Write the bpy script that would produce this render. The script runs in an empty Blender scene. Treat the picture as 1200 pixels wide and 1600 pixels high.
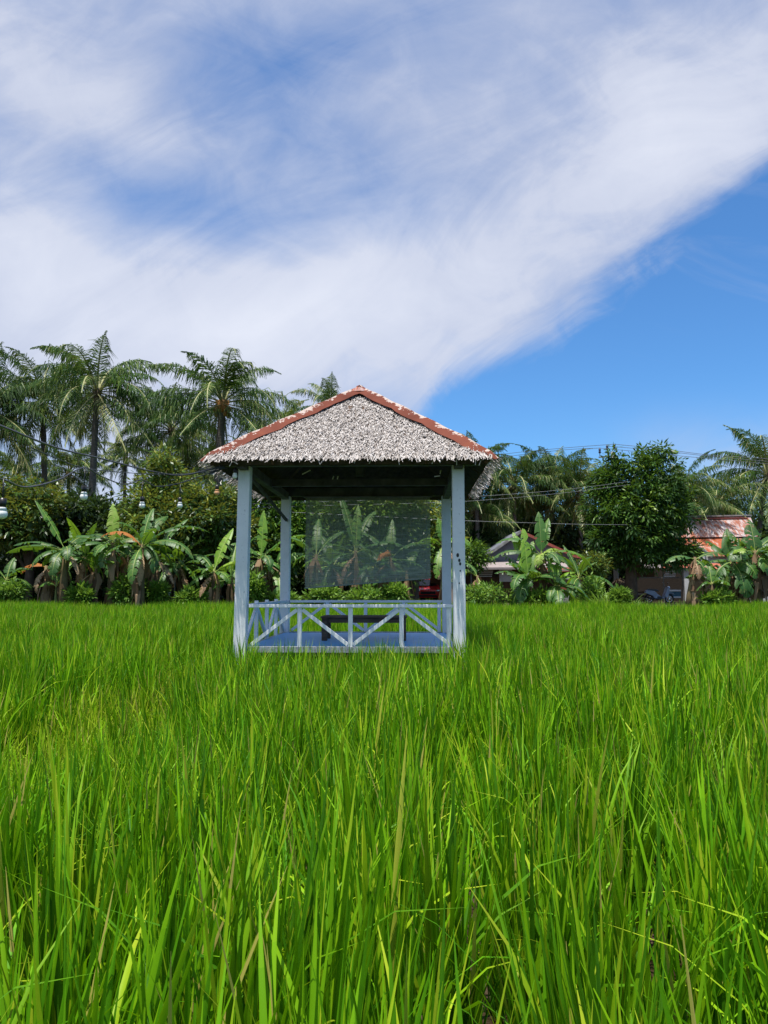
import bpy, math, random
import numpy as np
from mathutils import Vector, Matrix
PI = math.pi
random.seed(7)
RS = np.random.RandomState(11)
scene = bpy.context.scene
col = scene.collection

# ------------------------------------------------------------ camera
CAMZ = 1.35
PITCH = math.atan(118/1200)
cam = bpy.data.cameras.new('camera'); camo = bpy.data.objects.new('camera', cam); col.objects.link(camo)
camo.location = (0, 0, CAMZ); camo.rotation_euler = (PI/2 + PITCH, 0, 0)
cam.sensor_fit = 'VERTICAL'; cam.sensor_height = 36; cam.lens = 27.0
cam.clip_start = 0.05; cam.clip_end = 3000
scene.camera = camo

def ray(px, py):
    r = (px-600)/1200; u = (800-py)/1200
    return Vector((r, math.cos(PITCH)-u*math.sin(PITCH), math.sin(PITCH)+u*math.cos(PITCH)))
def at(px, py, Y):
    """world point at distance Y (m, along +y) seen at pixel px,py of the 1200x1600 photo"""
    d = ray(px, py); return Vector((0, 0, CAMZ)) + d*(Y/d.y)
def uvdir(px, py):
    d = ray(px, py); return d.x/d.y, d.z/d.y

# ------------------------------------------------------------ world + sun
SUN_EL, SUN_AZ = math.radians(77), math.radians(200)     # azimuth from +y (beyond the hut), towards -x
sund = Vector((math.sin(SUN_AZ)*math.cos(SUN_EL), math.cos(SUN_AZ)*math.cos(SUN_EL), math.sin(SUN_EL)))
sl = bpy.data.lights.new('sun', 'SUN'); sl.energy = 5.0; sl.angle = math.radians(0.53); sl.color = (1.0, 0.95, 0.87)
so = bpy.data.objects.new('sun', sl); col.objects.link(so); so.rotation_euler = sund.to_track_quat('Z', 'Y').to_euler(); so.location = sund*60

scene.view_settings.view_transform = 'Standard'; scene.view_settings.look = 'None'
scene.view_settings.exposure = 0.45; scene.view_settings.gamma = 1.0; scene.view_settings.use_curve_mapping = False

scene.cycles.max_bounces = 6; scene.cycles.diffuse_bounces = 3; scene.cycles.glossy_bounces = 2; scene.cycles.transmission_bounces = 3
world = bpy.data.worlds.new('World'); scene.world = world; world.use_nodes = True
def build_world():
    nt = world.node_tree; N = nt.nodes; L = nt.links; N.clear()
    def node(t, **k):
        n = N.new(t)
        for a, b in k.items(): setattr(n, a, b)
        return n
    def M(op, a, b=None, c=None, clamp=False):
        n = node('ShaderNodeMath', operation=op, use_clamp=clamp)
        for i, v in enumerate((a, b, c)):
            if v is None: continue
            if isinstance(v, (int, float)): n.inputs[i].default_value = v
            else: L.new(v, n.inputs[i])
        return n.outputs[0]
    def VEC(x, y, z=0.0):
        n = node('ShaderNodeCombineXYZ')
        for i, v in enumerate((x, y, z)):
            if isinstance(v, (int, float)): n.inputs[i].default_value = v
            else: L.new(v, n.inputs[i])
        return n.outputs[0]
    def NOISE(vec, scale, detail=6, rough=0.55, dist=0.0):
        n = node('ShaderNodeTexNoise'); L.new(vec, n.inputs['Vector'])
        n.inputs['Scale'].default_value = scale; n.inputs['Detail'].default_value = detail
        n.inputs['Roughness'].default_value = rough; n.inputs['Distortion'].default_value = dist
        return n.outputs['Fac']
    def SS(v, a, b):
        n = node('ShaderNodeMapRange', interpolation_type='SMOOTHSTEP'); L.new(v, n.inputs[0])
        n.inputs[1].default_value = a; n.inputs[2].default_value = b
        n.inputs[3].default_value = 0; n.inputs[4].default_value = 1
        return n.outputs[0]
    sky = node('ShaderNodeTexSky', sky_type='NISHITA'); sky.sun_disc = False
    sky.sun_elevation = SUN_EL; sky.sun_rotation = SUN_AZ
    sky.air_density = 1.0; sky.dust_density = 0.4; sky.ozone_density = 2.2
    tc = node('ShaderNodeTexCoord'); sep = node('ShaderNodeSeparateXYZ'); L.new(tc.outputs['Generated'], sep.inputs[0])
    x, y, z = sep.outputs
    yy = M('MAXIMUM', M('ABSOLUTE', y), 0.2)
    u0 = M('DIVIDE', x, yy); v0 = M('DIVIDE', z, yy)
    base = VEC(u0, v0, 0.3)
    w1 = M('SUBTRACT', NOISE(base, 2.3, 3, .5), .5)
    w2 = M('SUBTRACT', NOISE(VEC(v0, u0, 4.0), 2.6, 3, .5), .5)
    u = M('ADD', u0, M('MULTIPLY', w1, .16)); v = M('ADD', v0, M('MULTIPLY', w2, .12))
    # streaks, turned along the wind
    def rot(a, su, sv, zc):
        ca, sa = math.cos(a), math.sin(a)
        p = M('ADD', M('MULTIPLY', u, ca), M('MULTIPLY', v, sa)); q = M('SUBTRACT', M('MULTIPLY', v, ca), M('MULTIPLY', u, sa))
        return VEC(M('MULTIPLY', p, su), M('MULTIPLY', q, sv), zc)
    n1 = NOISE(rot(math.radians(28), 1.5, 5.0, 1.0), 1.5, 9, .58, .9)
    n2 = NOISE(rot(math.radians(-18), 2.0, 6.0, 5.0), 1.3, 9, .58, 1.0)
    n3 = NOISE(base, 9.0, 8, .62, .8)
    n4 = NOISE(rot(math.radians(36), 3.0, 16, 9.0), 1.6, 9, .66, 1.2)
    # edge of the cloud sheet
    fc = node('ShaderNodeFloatCurve'); c = fc.mapping.curves[0]
    pts = [(200, 920), (560, 760), (625, 680), (665, 635), (720, 578), (800, 545), (860, 515), (950, 452), (1050, 378), (1130, 322), (1200, 272), (1400, 130)]
    P = [(0.0, 0.0)]
    for a, b in pts:
        uu, vv = uvdir(a, b); P.append(((uu+1)/2, max(0, vv+.05)))
    P = [p for p in P if 0 <= p[0] < 1]; P.append((1.0, 0.95))
    P.sort()
    c.points[0].location = P[0]; c.points[1].location = P[-1]
    for p in P[1:-1]: c.points.new(*p)
    fc.mapping.update()
    uw = M('ADD', u0, M('MULTIPLY', M('SUBTRACT', n3, .5), .11))
    L.new(M('MULTIPLY', M('ADD', uw, 1.0), .5), fc.inputs['Value'])
    dv = M('SUBTRACT', M('ADD', v0, .05), fc.outputs[0])
    dv = M('ADD', dv, M('MULTIPLY', M('SUBTRACT', n1, .5), .13))
    dv = M('ADD', dv, M('MULTIPLY', w1, .07))
    edge = SS(dv, -.02, .045)
    def blob(px, py, rx, ry, ang):
        cu, cv = uvdir(px, py); a = math.radians(ang); ca, sa = math.cos(a), math.sin(a)
        du = M('SUBTRACT', u, cu); dvv = M('SUBTRACT', v, cv)
        p = M('DIVIDE', M('ADD', M('MULTIPLY', du, ca), M('MULTIPLY', dvv, sa)), rx/1200)
        q = M('DIVIDE', M('SUBTRACT', M('MULTIPLY', dvv, ca), M('MULTIPLY', du, sa)), ry/1200)
        r2 = M('ADD', M('MULTIPLY', p, p), M('MULTIPLY', q, q))
        return M('POWER', 2.718, M('MULTIPLY', r2, -1.0))
    def acc(lst):
        t = None
        for b, wt in lst:
            s = M('MULTIPLY', b, wt); t = s if t is None else M('ADD', t, s)
        return t
    holes = acc([(blob(330, 350, 190, 80, -12), .55), (blob(380, 130, 110, 120, -35), .30), (blob(520, 230, 170, 110, -40), .30), (blob(560, 60, 200, 90, 0), .30),
                 (blob(640, 320, 140, 60, 10), .22), (blob(200, 270, 90, 60, -30), .25)])
    thick = acc([(blob(60, 420, 260, 190, 0), .35), (blob(1080, 180, 240, 130, 38), .38), (blob(560, 470, 300, 110, 22), .30), (blob(120, 150, 200, 60, -25), .22), (blob(380, 560, 420, 70, 0), .22), (blob(800, 400, 260, 90, 35), .18)])
    fine = M('ADD', M('MULTIPLY', M('SUBTRACT', n1, .5), .75), M('ADD', M('ADD', M('MULTIPLY', M('SUBTRACT', n2, .5), .6), M('MULTIPLY', M('SUBTRACT', n4, .5), .12)), M('MULTIPLY', M('SUBTRACT', n3, .5), .45)))
    d = M('ADD', M('SUBTRACT', .75, holes), M('ADD', thick, fine), clamp=True)
    d = M('MULTIPLY', d, edge)
    low = M('MULTIPLY', blob(1220, 735, 190, 70, 0), M('MULTIPLY', n3, 1.7))
    wisps = M('MULTIPLY', M('MULTIPLY', SS(n2, .52, .78), .22), SS(v0, .06, .3))
    d = M('MAXIMUM', d, M('MAXIMUM', low, wisps), clamp=True)
    d = M('MULTIPLY', d, .93)
    # thicker cloud is brighter, thin cloud greyer
    cr = node('ShaderNodeMix', data_type='RGBA'); 
    bright = M('ADD', M('MULTIPLY', thick, 1.1), M('ADD', M('MULTIPLY', M('SUBTRACT', n1, .5), .95), M('MULTIPLY', M('SUBTRACT', n3, .5), .35)), clamp=True)
    L.new(bright, cr.inputs[0]); cr.inputs[6].default_value = (.40, .44, .56, 1); cr.inputs[7].default_value = (.70, .715, .77, 1)
    sg = node('ShaderNodeMix', data_type='RGBA', blend_type='MULTIPLY'); sg.inputs[0].default_value = 1.0; L.new(sky.outputs[0], sg.inputs[6]); sg.inputs[7].default_value = (.42, .74, 1.02, 1)
    b1 = node('ShaderNodeBackground'); L.new(sg.outputs[2], b1.inputs[0]); b1.inputs[1].default_value = 0.125
    b2 = node('ShaderNodeBackground'); L.new(cr.outputs[2], b2.inputs[0]); b2.inputs[1].default_value = 1.0
    mx = node('ShaderNodeMixShader'); L.new(d, mx.inputs[0]); L.new(b1.outputs[0], mx.inputs[1]); L.new(b2.outputs[0], mx.inputs[2])
    out = node('ShaderNodeOutputWorld'); L.new(mx.outputs[0], out.inputs[0])
build_world()

# ------------------------------------------------------------ materials
class NB:
    def __init__(s, name):
        s.m = bpy.data.materials.new(name); s.m.use_nodes = True; s.nt = s.m.node_tree; s.N = s.nt.nodes; s.L = s.nt.links; s.N.clear()
        s.out = s.N.new('ShaderNodeOutputMaterial'); s.p = s.N.new('ShaderNodeBsdfPrincipled'); s.L.new(s.p.outputs[0], s.out.inputs[0])
        s.tc = s.N.new('ShaderNodeTexCoord')
    def set(s, n, i, v):
        if hasattr(v, 'is_output'): s.L.new(v, n.inputs[i])
        else: n.inputs[i].default_value = v
    def coords(s, scale=(1, 1, 1), which='Object'):
        m = s.N.new('ShaderNodeMapping'); s.L.new(s.tc.outputs[which], m.inputs[0]); m.inputs['Scale'].default_value = scale; return m.outputs[0]
    def noise(s, vec, scale, detail=4, rough=.55, dist=0):
        n = s.N.new('ShaderNodeTexNoise'); s.L.new(vec, n.inputs['Vector'])
        n.inputs['Scale'].default_value = scale; n.inputs['Detail'].default_value = detail; n.inputs['Roughness'].default_value = rough; n.inputs['Distortion'].default_value = dist
        return n.outputs['Fac']
    def ramp(s, fac, stops):
        r = s.N.new('ShaderNodeValToRGB'); s.L.new(fac, r.inputs[0]); e = r.color_ramp.elements
        e[0].position = stops[0][0]; e[0].color = (*stops[0][1], 1); e[1].position = stops[-1][0]; e[1].color = (*stops[-1][1], 1)
        for p, c in stops[1:-1]: q = e.new(p); q.color = (*c, 1)
        return r.outputs[0]
    def mix(s, f, a, b, mode='MIX'):
        n = s.N.new('ShaderNodeMix'); n.data_type = 'RGBA'; n.blend_type = mode
        s.set(n, 0, f)
        s.set(n, 6, a if hasattr(a, 'is_output') else (*a, 1)); s.set(n, 7, b if hasattr(b, 'is_output') else (*b, 1)); return n.outputs[2]
    def math(s, op, a, b, clamp=False):
        n = s.N.new('ShaderNodeMath'); n.operation = op; n.use_clamp = clamp; s.set(n, 0, a); s.set(n, 1, b); return n.outputs[0]
    def bump(s, h, strength=.4, dist=.01):
        n = s.N.new('ShaderNodeBump'); s.L.new(h, n.inputs['Height']); n.inputs['Strength'].default_value = strength; n.inputs['Distance'].default_value = dist
        s.L.new(n.outputs[0], s.p.inputs['Normal'])
    def attr(s, name):
        n = s.N.new('ShaderNodeAttribute'); n.attribute_name = name; return n.outputs['Fac']
    def fin(s, colr=None, rough=.6, spec=.3, metal=0):
        if colr is not None: s.set(s.p, 'Base Color', colr if hasattr(colr, 'is_output') else (*colr, 1))
        s.set(s.p, 'Roughness', rough); s.set(s.p, 'Specular IOR Level', spec); s.set(s.p, 'Metallic', metal); return s.m

def mottled(name, c1, c2, scale=6, rough=.6, spec=.3, stretch=(1, 1, 1), bump=.3, metal=0, bd=.01):
    b = NB(name); v = b.coords(stretch); n = b.noise(v, scale, 6, .6)
    b.bump(n, bump, bd)
    return b.fin(b.ramp(n, [(.3, c1), (.7, c2)]), rough, spec, metal)
def foliage(name, stops, trans=.35, tcol=(.30, .42, .03), rough=.42, spec=.35, var=.25, patch=0.0, pc=(.2, .16, .05)):
    """leaf: colour by the per-leaf 'tint' attribute, light passes through"""
    b = NB(name); t = b.attr('tint'); c = b.ramp(t, stops)
    oi = b.N.new('ShaderNodeObjectInfo')
    k = b.math('ADD', b.math('MULTIPLY', oi.outputs['Random'], var), 1 - var/2)
    g = b.N.new('ShaderNodeCombineXYZ'); [b.L.new(k, g.inputs[i]) for i in range(3)]
    c = b.mix(1.0, c, g.outputs[0], 'MULTIPLY')
    if patch > 0:
        n = b.noise(b.coords((1, 1, 1)), 3.0, 3)
        c = b.mix(b.math('MULTIPLY', b.math('GREATER_THAN', n, .62), patch), c, pc)
    b.fin(c, rough, spec)
    tr = b.N.new('ShaderNodeBsdfTranslucent'); tm = b.mix(.55, c, tcol); b.L.new(tm, tr.inputs[0])
    mx = b.N.new('ShaderNodeMixShader'); mx.inputs[0].default_value = trans
    b.L.new(b.p.outputs[0], mx.inputs[1]); b.L.new(tr.outputs[0], mx.inputs[2]); b.L.new(mx.outputs[0], b.out.inputs[0])
    return b.m

M = {}
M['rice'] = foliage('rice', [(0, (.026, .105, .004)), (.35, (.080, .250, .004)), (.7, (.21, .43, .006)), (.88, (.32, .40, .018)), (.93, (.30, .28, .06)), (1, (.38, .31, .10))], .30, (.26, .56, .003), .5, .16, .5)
M['palm'] = foliage('palm_leaf', [(0, (.015, .048, .010)), (.5, (.050, .115, .020)), (.8, (.17, .235, .05)), (.92, (.40, .40, .18)), (1, (.30, .24, .12))], .22, (.18, .30, .03), .5, .25, .2)
M['palm_bright'] = foliage('palm_leaf_bright', [(0, (.05, .10, .018)), (.5, (.10, .17, .025)), (.8, (.16, .22, .03)), (1, (.30, .26, .06))], .35, (.30, .40, .03), .36, .5, .2)
M['mango'] = foliage('mango_leaf', [(0, (.018, .058, .011)), (.5, (.050, .125, .017)), (.8, (.14, .26, .025)), (1, (.22, .32, .04))], .22, (.20, .34, .02), .45, .28, .1)
M['flush'] = foliage('flushing_leaf', [(0, (.013, .042, .009)), (.4, (.038, .100, .014)), (.75, (.13, .23, .030)), (1, (.38, .38, .07))], .28, (.36, .36, .04), .38, .4, .1)
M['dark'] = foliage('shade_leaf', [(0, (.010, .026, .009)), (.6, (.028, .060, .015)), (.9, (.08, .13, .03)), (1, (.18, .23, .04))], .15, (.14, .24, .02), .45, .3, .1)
M['shrub'] = foliage('shrub_leaf', [(0, (.05, .13, .018)), (.5, (.12, .24, .03)), (1, (.26, .40, .07))], .35, (.26, .42, .03), .5, .3, .1)
M['banana'] = foliage('banana_leaf', [(0, (.018, .066, .014)), (.5, (.052, .145, .020)), (.8, (.18, .34, .02)), (1, (.40, .48, .12))], .30, (.30, .52, .02), .46, .5, .15, .5, (.15, .17, .03))
M['dry'] = foliage('dry_leaf', [(0, (.10, .06, .035)), (.5, (.22, .14, .08)), (1, (.42, .30, .19))], .15, (.4, .22, .08), .7, .15, .2)
M['dry_orange'] = foliage('withered_leaf', [(0, (.35, .12, .03)), (1, (.50, .22, .06))], .3, (.6, .25, .05), .6, .2, .2)
M['rib'] = mottled('midrib', (.28, .34, .10), (.38, .42, .16), 5)
M['stem'] = mottled('banana_stem', (.07, .045, .025), (.22, .17, .08), 3.5, .7, .2, (1, 1, .35), .8, bd=.03)
M['stem_green'] = mottled('banana_stem_green', (.12, .13, .04), (.22, .26, .07), 3.5, .6, .2, (1, 1, .3), .5, bd=.02)
M['bark'] = mottled('palm_bark', (.07, .06, .05), (.19, .165, .14), 6, .85, .15, (1, 1, 4), .9, bd=.04)
M['bark2'] = mottled('tree_bark', (.05, .04, .03), (.14, .11, .08), 5, .9, .1, (1, 1, .4), .9, bd=.04)
M['nut'] = mottled('coconut', (.30, .12, .03), (.42, .20, .05), 8, .5)
M['soil'] = mottled('bank_soil', (.035, .028, .016), (.10, .075, .045), 1.2, .95, .1)
def mud():
    b = NB('paddy_mud'); v = b.coords((1, 1, 1)); n = b.noise(v, 3.0, 8, .65); n2 = b.noise(v, 22, 5, .6)
    c = b.ramp(n, [(.3, (.014, .009, .005)), (.55, (.050, .030, .015)), (.75, (.10, .062, .032))]); b.bump(n2, .8, .02)
    return b.fin(c, b.ramp(n, [(.4, (.12,)*3), (.6, (.75,)*3)]), .5)
M['mud'] = mud()
def bluepaint(name, a, c, wear=.62, worn=(.30, .31, .31)):
    b = NB(name); v = b.coords((1, 1, 1)); n = b.noise(v, 4, 6, .6); n2 = b.noise(b.coords((14, 14, 1.2)), 3.5, 8, .7); n3 = b.noise(v, 28, 4, .6)
    base = b.mix(b.math('MULTIPLY', b.math('GREATER_THAN', n3, .62), .12), b.ramp(n, [(.3, a), (.7, c)]), (.2, .2, .2))
    k = b.math('MULTIPLY', b.math('GREATER_THAN', b.math('ADD', b.math('MULTIPLY', n2, .6), b.math('MULTIPLY', n3, .4)), wear), .75)
    b.bump(n2, .25, .006)
    return b.fin(b.mix(k, base, worn), .55, .35)
M['post'] = bluepaint('pale_blue_paint', (.68, .69, .71), (.80, .805, .82))
M['rail'] = bluepaint('rail_paint', (.68, .69, .72), (.82, .83, .85), .68)
def floorm():
    b = NB('blue_floor'); v = b.coords((1, 1, 1)); n = b.noise(b.coords((1, 9, 1)), 3, 6, .6); n2 = b.noise(v, 2.2, 5)
    c = b.ramp(n, [(.3, (.10, .36, .72)), (.65, (.18, .48, .84))]); c = b.mix(b.math('MULTIPLY', b.math('GREATER_THAN', n2, .60), .4), c, (.25, .44, .64))
    return b.fin(c, .45, .5)
M['floor'] = floorm()
M['oldwood'] = mottled('weathered_wood', (.10, .095, .085), (.24, .22, .20), 5, .8, .2, (1, 1, 1), .4)
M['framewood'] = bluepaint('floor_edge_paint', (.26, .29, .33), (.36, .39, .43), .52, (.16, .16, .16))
M['beamwood'] = mottled('dark_beam_wood', (.045, .042, .038), (.13, .12, .11), 5, .8, .2, (1, 1, 1), .4)
M['tablewood'] = mottled('table_wood', (.040, .028, .020), (.11, .078, .055), 5, .6, .3, (1, 6, 6), .3)
M['darkwood'] = mottled('dark_wood', (.020, .015, .011), (.055, .042, .032), 5, .75, .2, (1, 6, 6), .3)
M['brownwood'] = mottled('brown_boards', (.05, .028, .016), (.14, .08, .045), 3, .8, .2, (1, 1, .3), .3)
M['palewood'] = mottled('pale_boards', (.22, .17, .11), (.36, .29, .20), 3, .8, .2, (4, 4, .6), .3)
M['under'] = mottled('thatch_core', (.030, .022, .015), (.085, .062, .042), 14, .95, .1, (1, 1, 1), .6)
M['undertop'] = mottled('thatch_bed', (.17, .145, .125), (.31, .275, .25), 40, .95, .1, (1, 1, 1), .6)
def thatchm():
    b = NB('thatch'); t = b.attr('tint'); n = b.noise(b.coords((1, 1, 1)), 30, 3)
    c = b.ramp(t, [(0, (.18, .145, .12)), (.2, (.28, .245, .22)), (.5, (.41, .375, .35)), (.8, (.54, .505, .48)), (1, (.70, .67, .645))])
    c = b.mix(b.math('MULTIPLY', n, .20), c, (.27, .235, .21)); return b.fin(c, .75, .2)
M['thatch'] = thatchm()
def flashm():
    b = NB('rusty_flashing'); e = b.attr('rim_distance'); v = b.coords((1, 1, 1)); n = b.noise(v, 7, 7, .65); n2 = b.noise(v, 2.2, 4); n3 = b.noise(v, 26, 4, .7)
    paint = b.ramp(n2, [(.3, (.11, .032, .020)), (.6, (.17, .052, .033)), (.75, (.23, .07, .028))])
    k = b.math('ADD', b.math('SUBTRACT', .63, b.math('MULTIPLY', e, .55)), b.math('MULTIPLY', b.math('SUBTRACT', n, .5), 1.7))  # glare along the hip fold is painted in as pale patches
    k = b.math('ADD', k, b.math('MULTIPLY', b.math('SUBTRACT', n3, .5), .9))
    k = b.math('GREATER_THAN', k, .60)
    b.bump(n3, .5, .006)
    return b.fin(b.mix(k, paint, (.44, .36, .32)), .8, .10)
M['flash'] = flashm()
def netm():
    b = NB('blind_slat'); n = b.noise(b.coords((1, 1, 14)), 5, 5)
    return b.fin(b.ramp(n, [(.3, (.22, .245, .17)), (.7, (.42, .43, .33))]), .7, .2)
M['net'] = netm()
M['string'] = mottled('string', (.2, .2, .17), (.35, .35, .3), 20)
M['cable'] = mottled('black_cable', (.010, .011, .014), (.03, .033, .04), 20, .35, .5)
M['wire'] = mottled('grey_wire', (.06, .07, .09), (.13, .14, .16), 20, .5, .4)
M['palewire'] = mottled('pale_wire', (.45, .47, .47), (.6, .62, .62), 20, .4, .5)
M['wire2'] = mottled('dull_pale_wire', (.26, .27, .27), (.34, .35, .35), 20, .7, .2)
M['socket'] = mottled('black_socket', (.01, .01, .01), (.025, .025, .025), 20, .35, .4)
M['bulb'] = mottled('white_bulb', (.76, .76, .71), (.86, .86, .81), 2, .08, .6, bump=0)
M['bulb_orange'] = mottled('orange_bulb', (.62, .30, .13), (.72, .38, .18), 2, .08, .6, bump=0)
def tinroof(name, a, c, rust=.5, k=38, ra=(.33, .075, .03), rb=(.52, .17, .07)):
    b = NB(name); v = b.coords((1.6, .35, .35)); n = b.noise(v, 2.2, 8, .68, .3); n1 = b.noise(b.coords((6, .5, .5)), 3, 6, .6); w = b.N.new('ShaderNodeTexWave'); b.L.new(b.coords(), w.inputs[0])
    w.inputs['Scale'].default_value = k/10.0; w.bands_direction = 'X'
    b.bump(w.outputs['Fac'], .7, .04)
    rr = b.ramp(n1, [(.35, ra), (.65, rb)]); mm = b.ramp(n1, [(.35, a), (.65, c)])
    f = b.math('ADD', b.math('MULTIPLY', n, .6), b.math('MULTIPLY', n1, .4))
    f = b.math('MULTIPLY', b.math('SUBTRACT', f, 1-rust-.03), 12, True)
    return b.fin(b.mix(f, mm, rr), .42, .45)
M['tin_pale'] = tinroof('pale_rusty_roofing', (.44, .40, .40), (.60, .55, .54), .52, ra=(.27, .075, .04), rb=(.40, .15, .09))
M['tin_rust'] = tinroof('rusty_roofing', (.50, .36, .31), (.60, .44, .38), .56, ra=(.30, .06, .022), rb=(.46, .125, .045))
M['tin_red'] = tinroof('red_roofing', (.36, .09, .06), (.46, .14, .10), .35)
M['tin_orange'] = mottled('orange_awning', (.32, .085, .05), (.46, .15, .085), 3, .5)
M['tin_pink'] = mottled('faded_fascia', (.24, .205, .20), (.34, .29, .28), 3, .6, .3)
def cement():
    b = NB('grey_gable'); v = b.coords(); n = b.noise(v, 1.5, 5); w = b.N.new('ShaderNodeTexWave'); b.L.new(v, w.inputs[0]); w.inputs['Scale'].default_value = 1.1; w.bands_direction = 'X'
    b.bump(w.outputs['Fac'], .4, .02); return b.fin(b.ramp(n, [(.3, (.11, .12, .145)), (.7, (.18, .19, .22))]), .8, .2)
M['cement'] = cement()
M['plaster'] = mottled('white_plaster', (.46, .46, .46), (.66, .66, .64), 1.5, .85, .2)
M['whitep'] = mottled('white_board', (.58, .60, .62), (.74, .75, .76), 4, .6, .3)
M['brick'] = mottled('red_brick', (.18, .06, .035), (.32, .12, .07), 6, .9, .1)
M['concrete'] = mottled('concrete', (.17, .17, .165), (.32, .32, .31), 3, .9, .2)
M['bluebar'] = mottled('blue_paint_dark', (.03, .09, .13), (.05, .14, .2), 5, .5)
M['bluetarp'] = mottled('blue_tarp', (.03, .10, .34), (.06, .18, .5), 4, .5)
M['carred'] = mottled('red_car_paint', (.72, .030, .030), (.78, .04, .04), 2, .22, .6, bump=0)
M['glass'] = mottled('dark_glass', (.010, .012, .015), (.02, .022, .026), 2, .05, .6, bump=0)
M['rubber'] = mottled('rubber', (.012, .012, .012), (.03, .03, .03), 20, .8, .2)
M['chrome'] = mottled('metal', (.5, .5, .52), (.6, .6, .62), 8, .25, .5, metal=1, bump=0)
M['bikesilver'] = mottled('silver_blue_fairing', (.20, .23, .31), (.28, .31, .40), 4, .3, .5, bump=0)
M['bikeblack'] = mottled('black_fairing', (.015, .015, .018), (.03, .03, .035), 6, .4, .4, bump=0)
M['redlamp'] = mottled('red_mark', (.40, .02, .03), (.5, .04, .05), 6, .4)
M['insul'] = mottled('dark_ceramic', (.02, .022, .045), (.04, .045, .08), 9, .3, .5)

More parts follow.
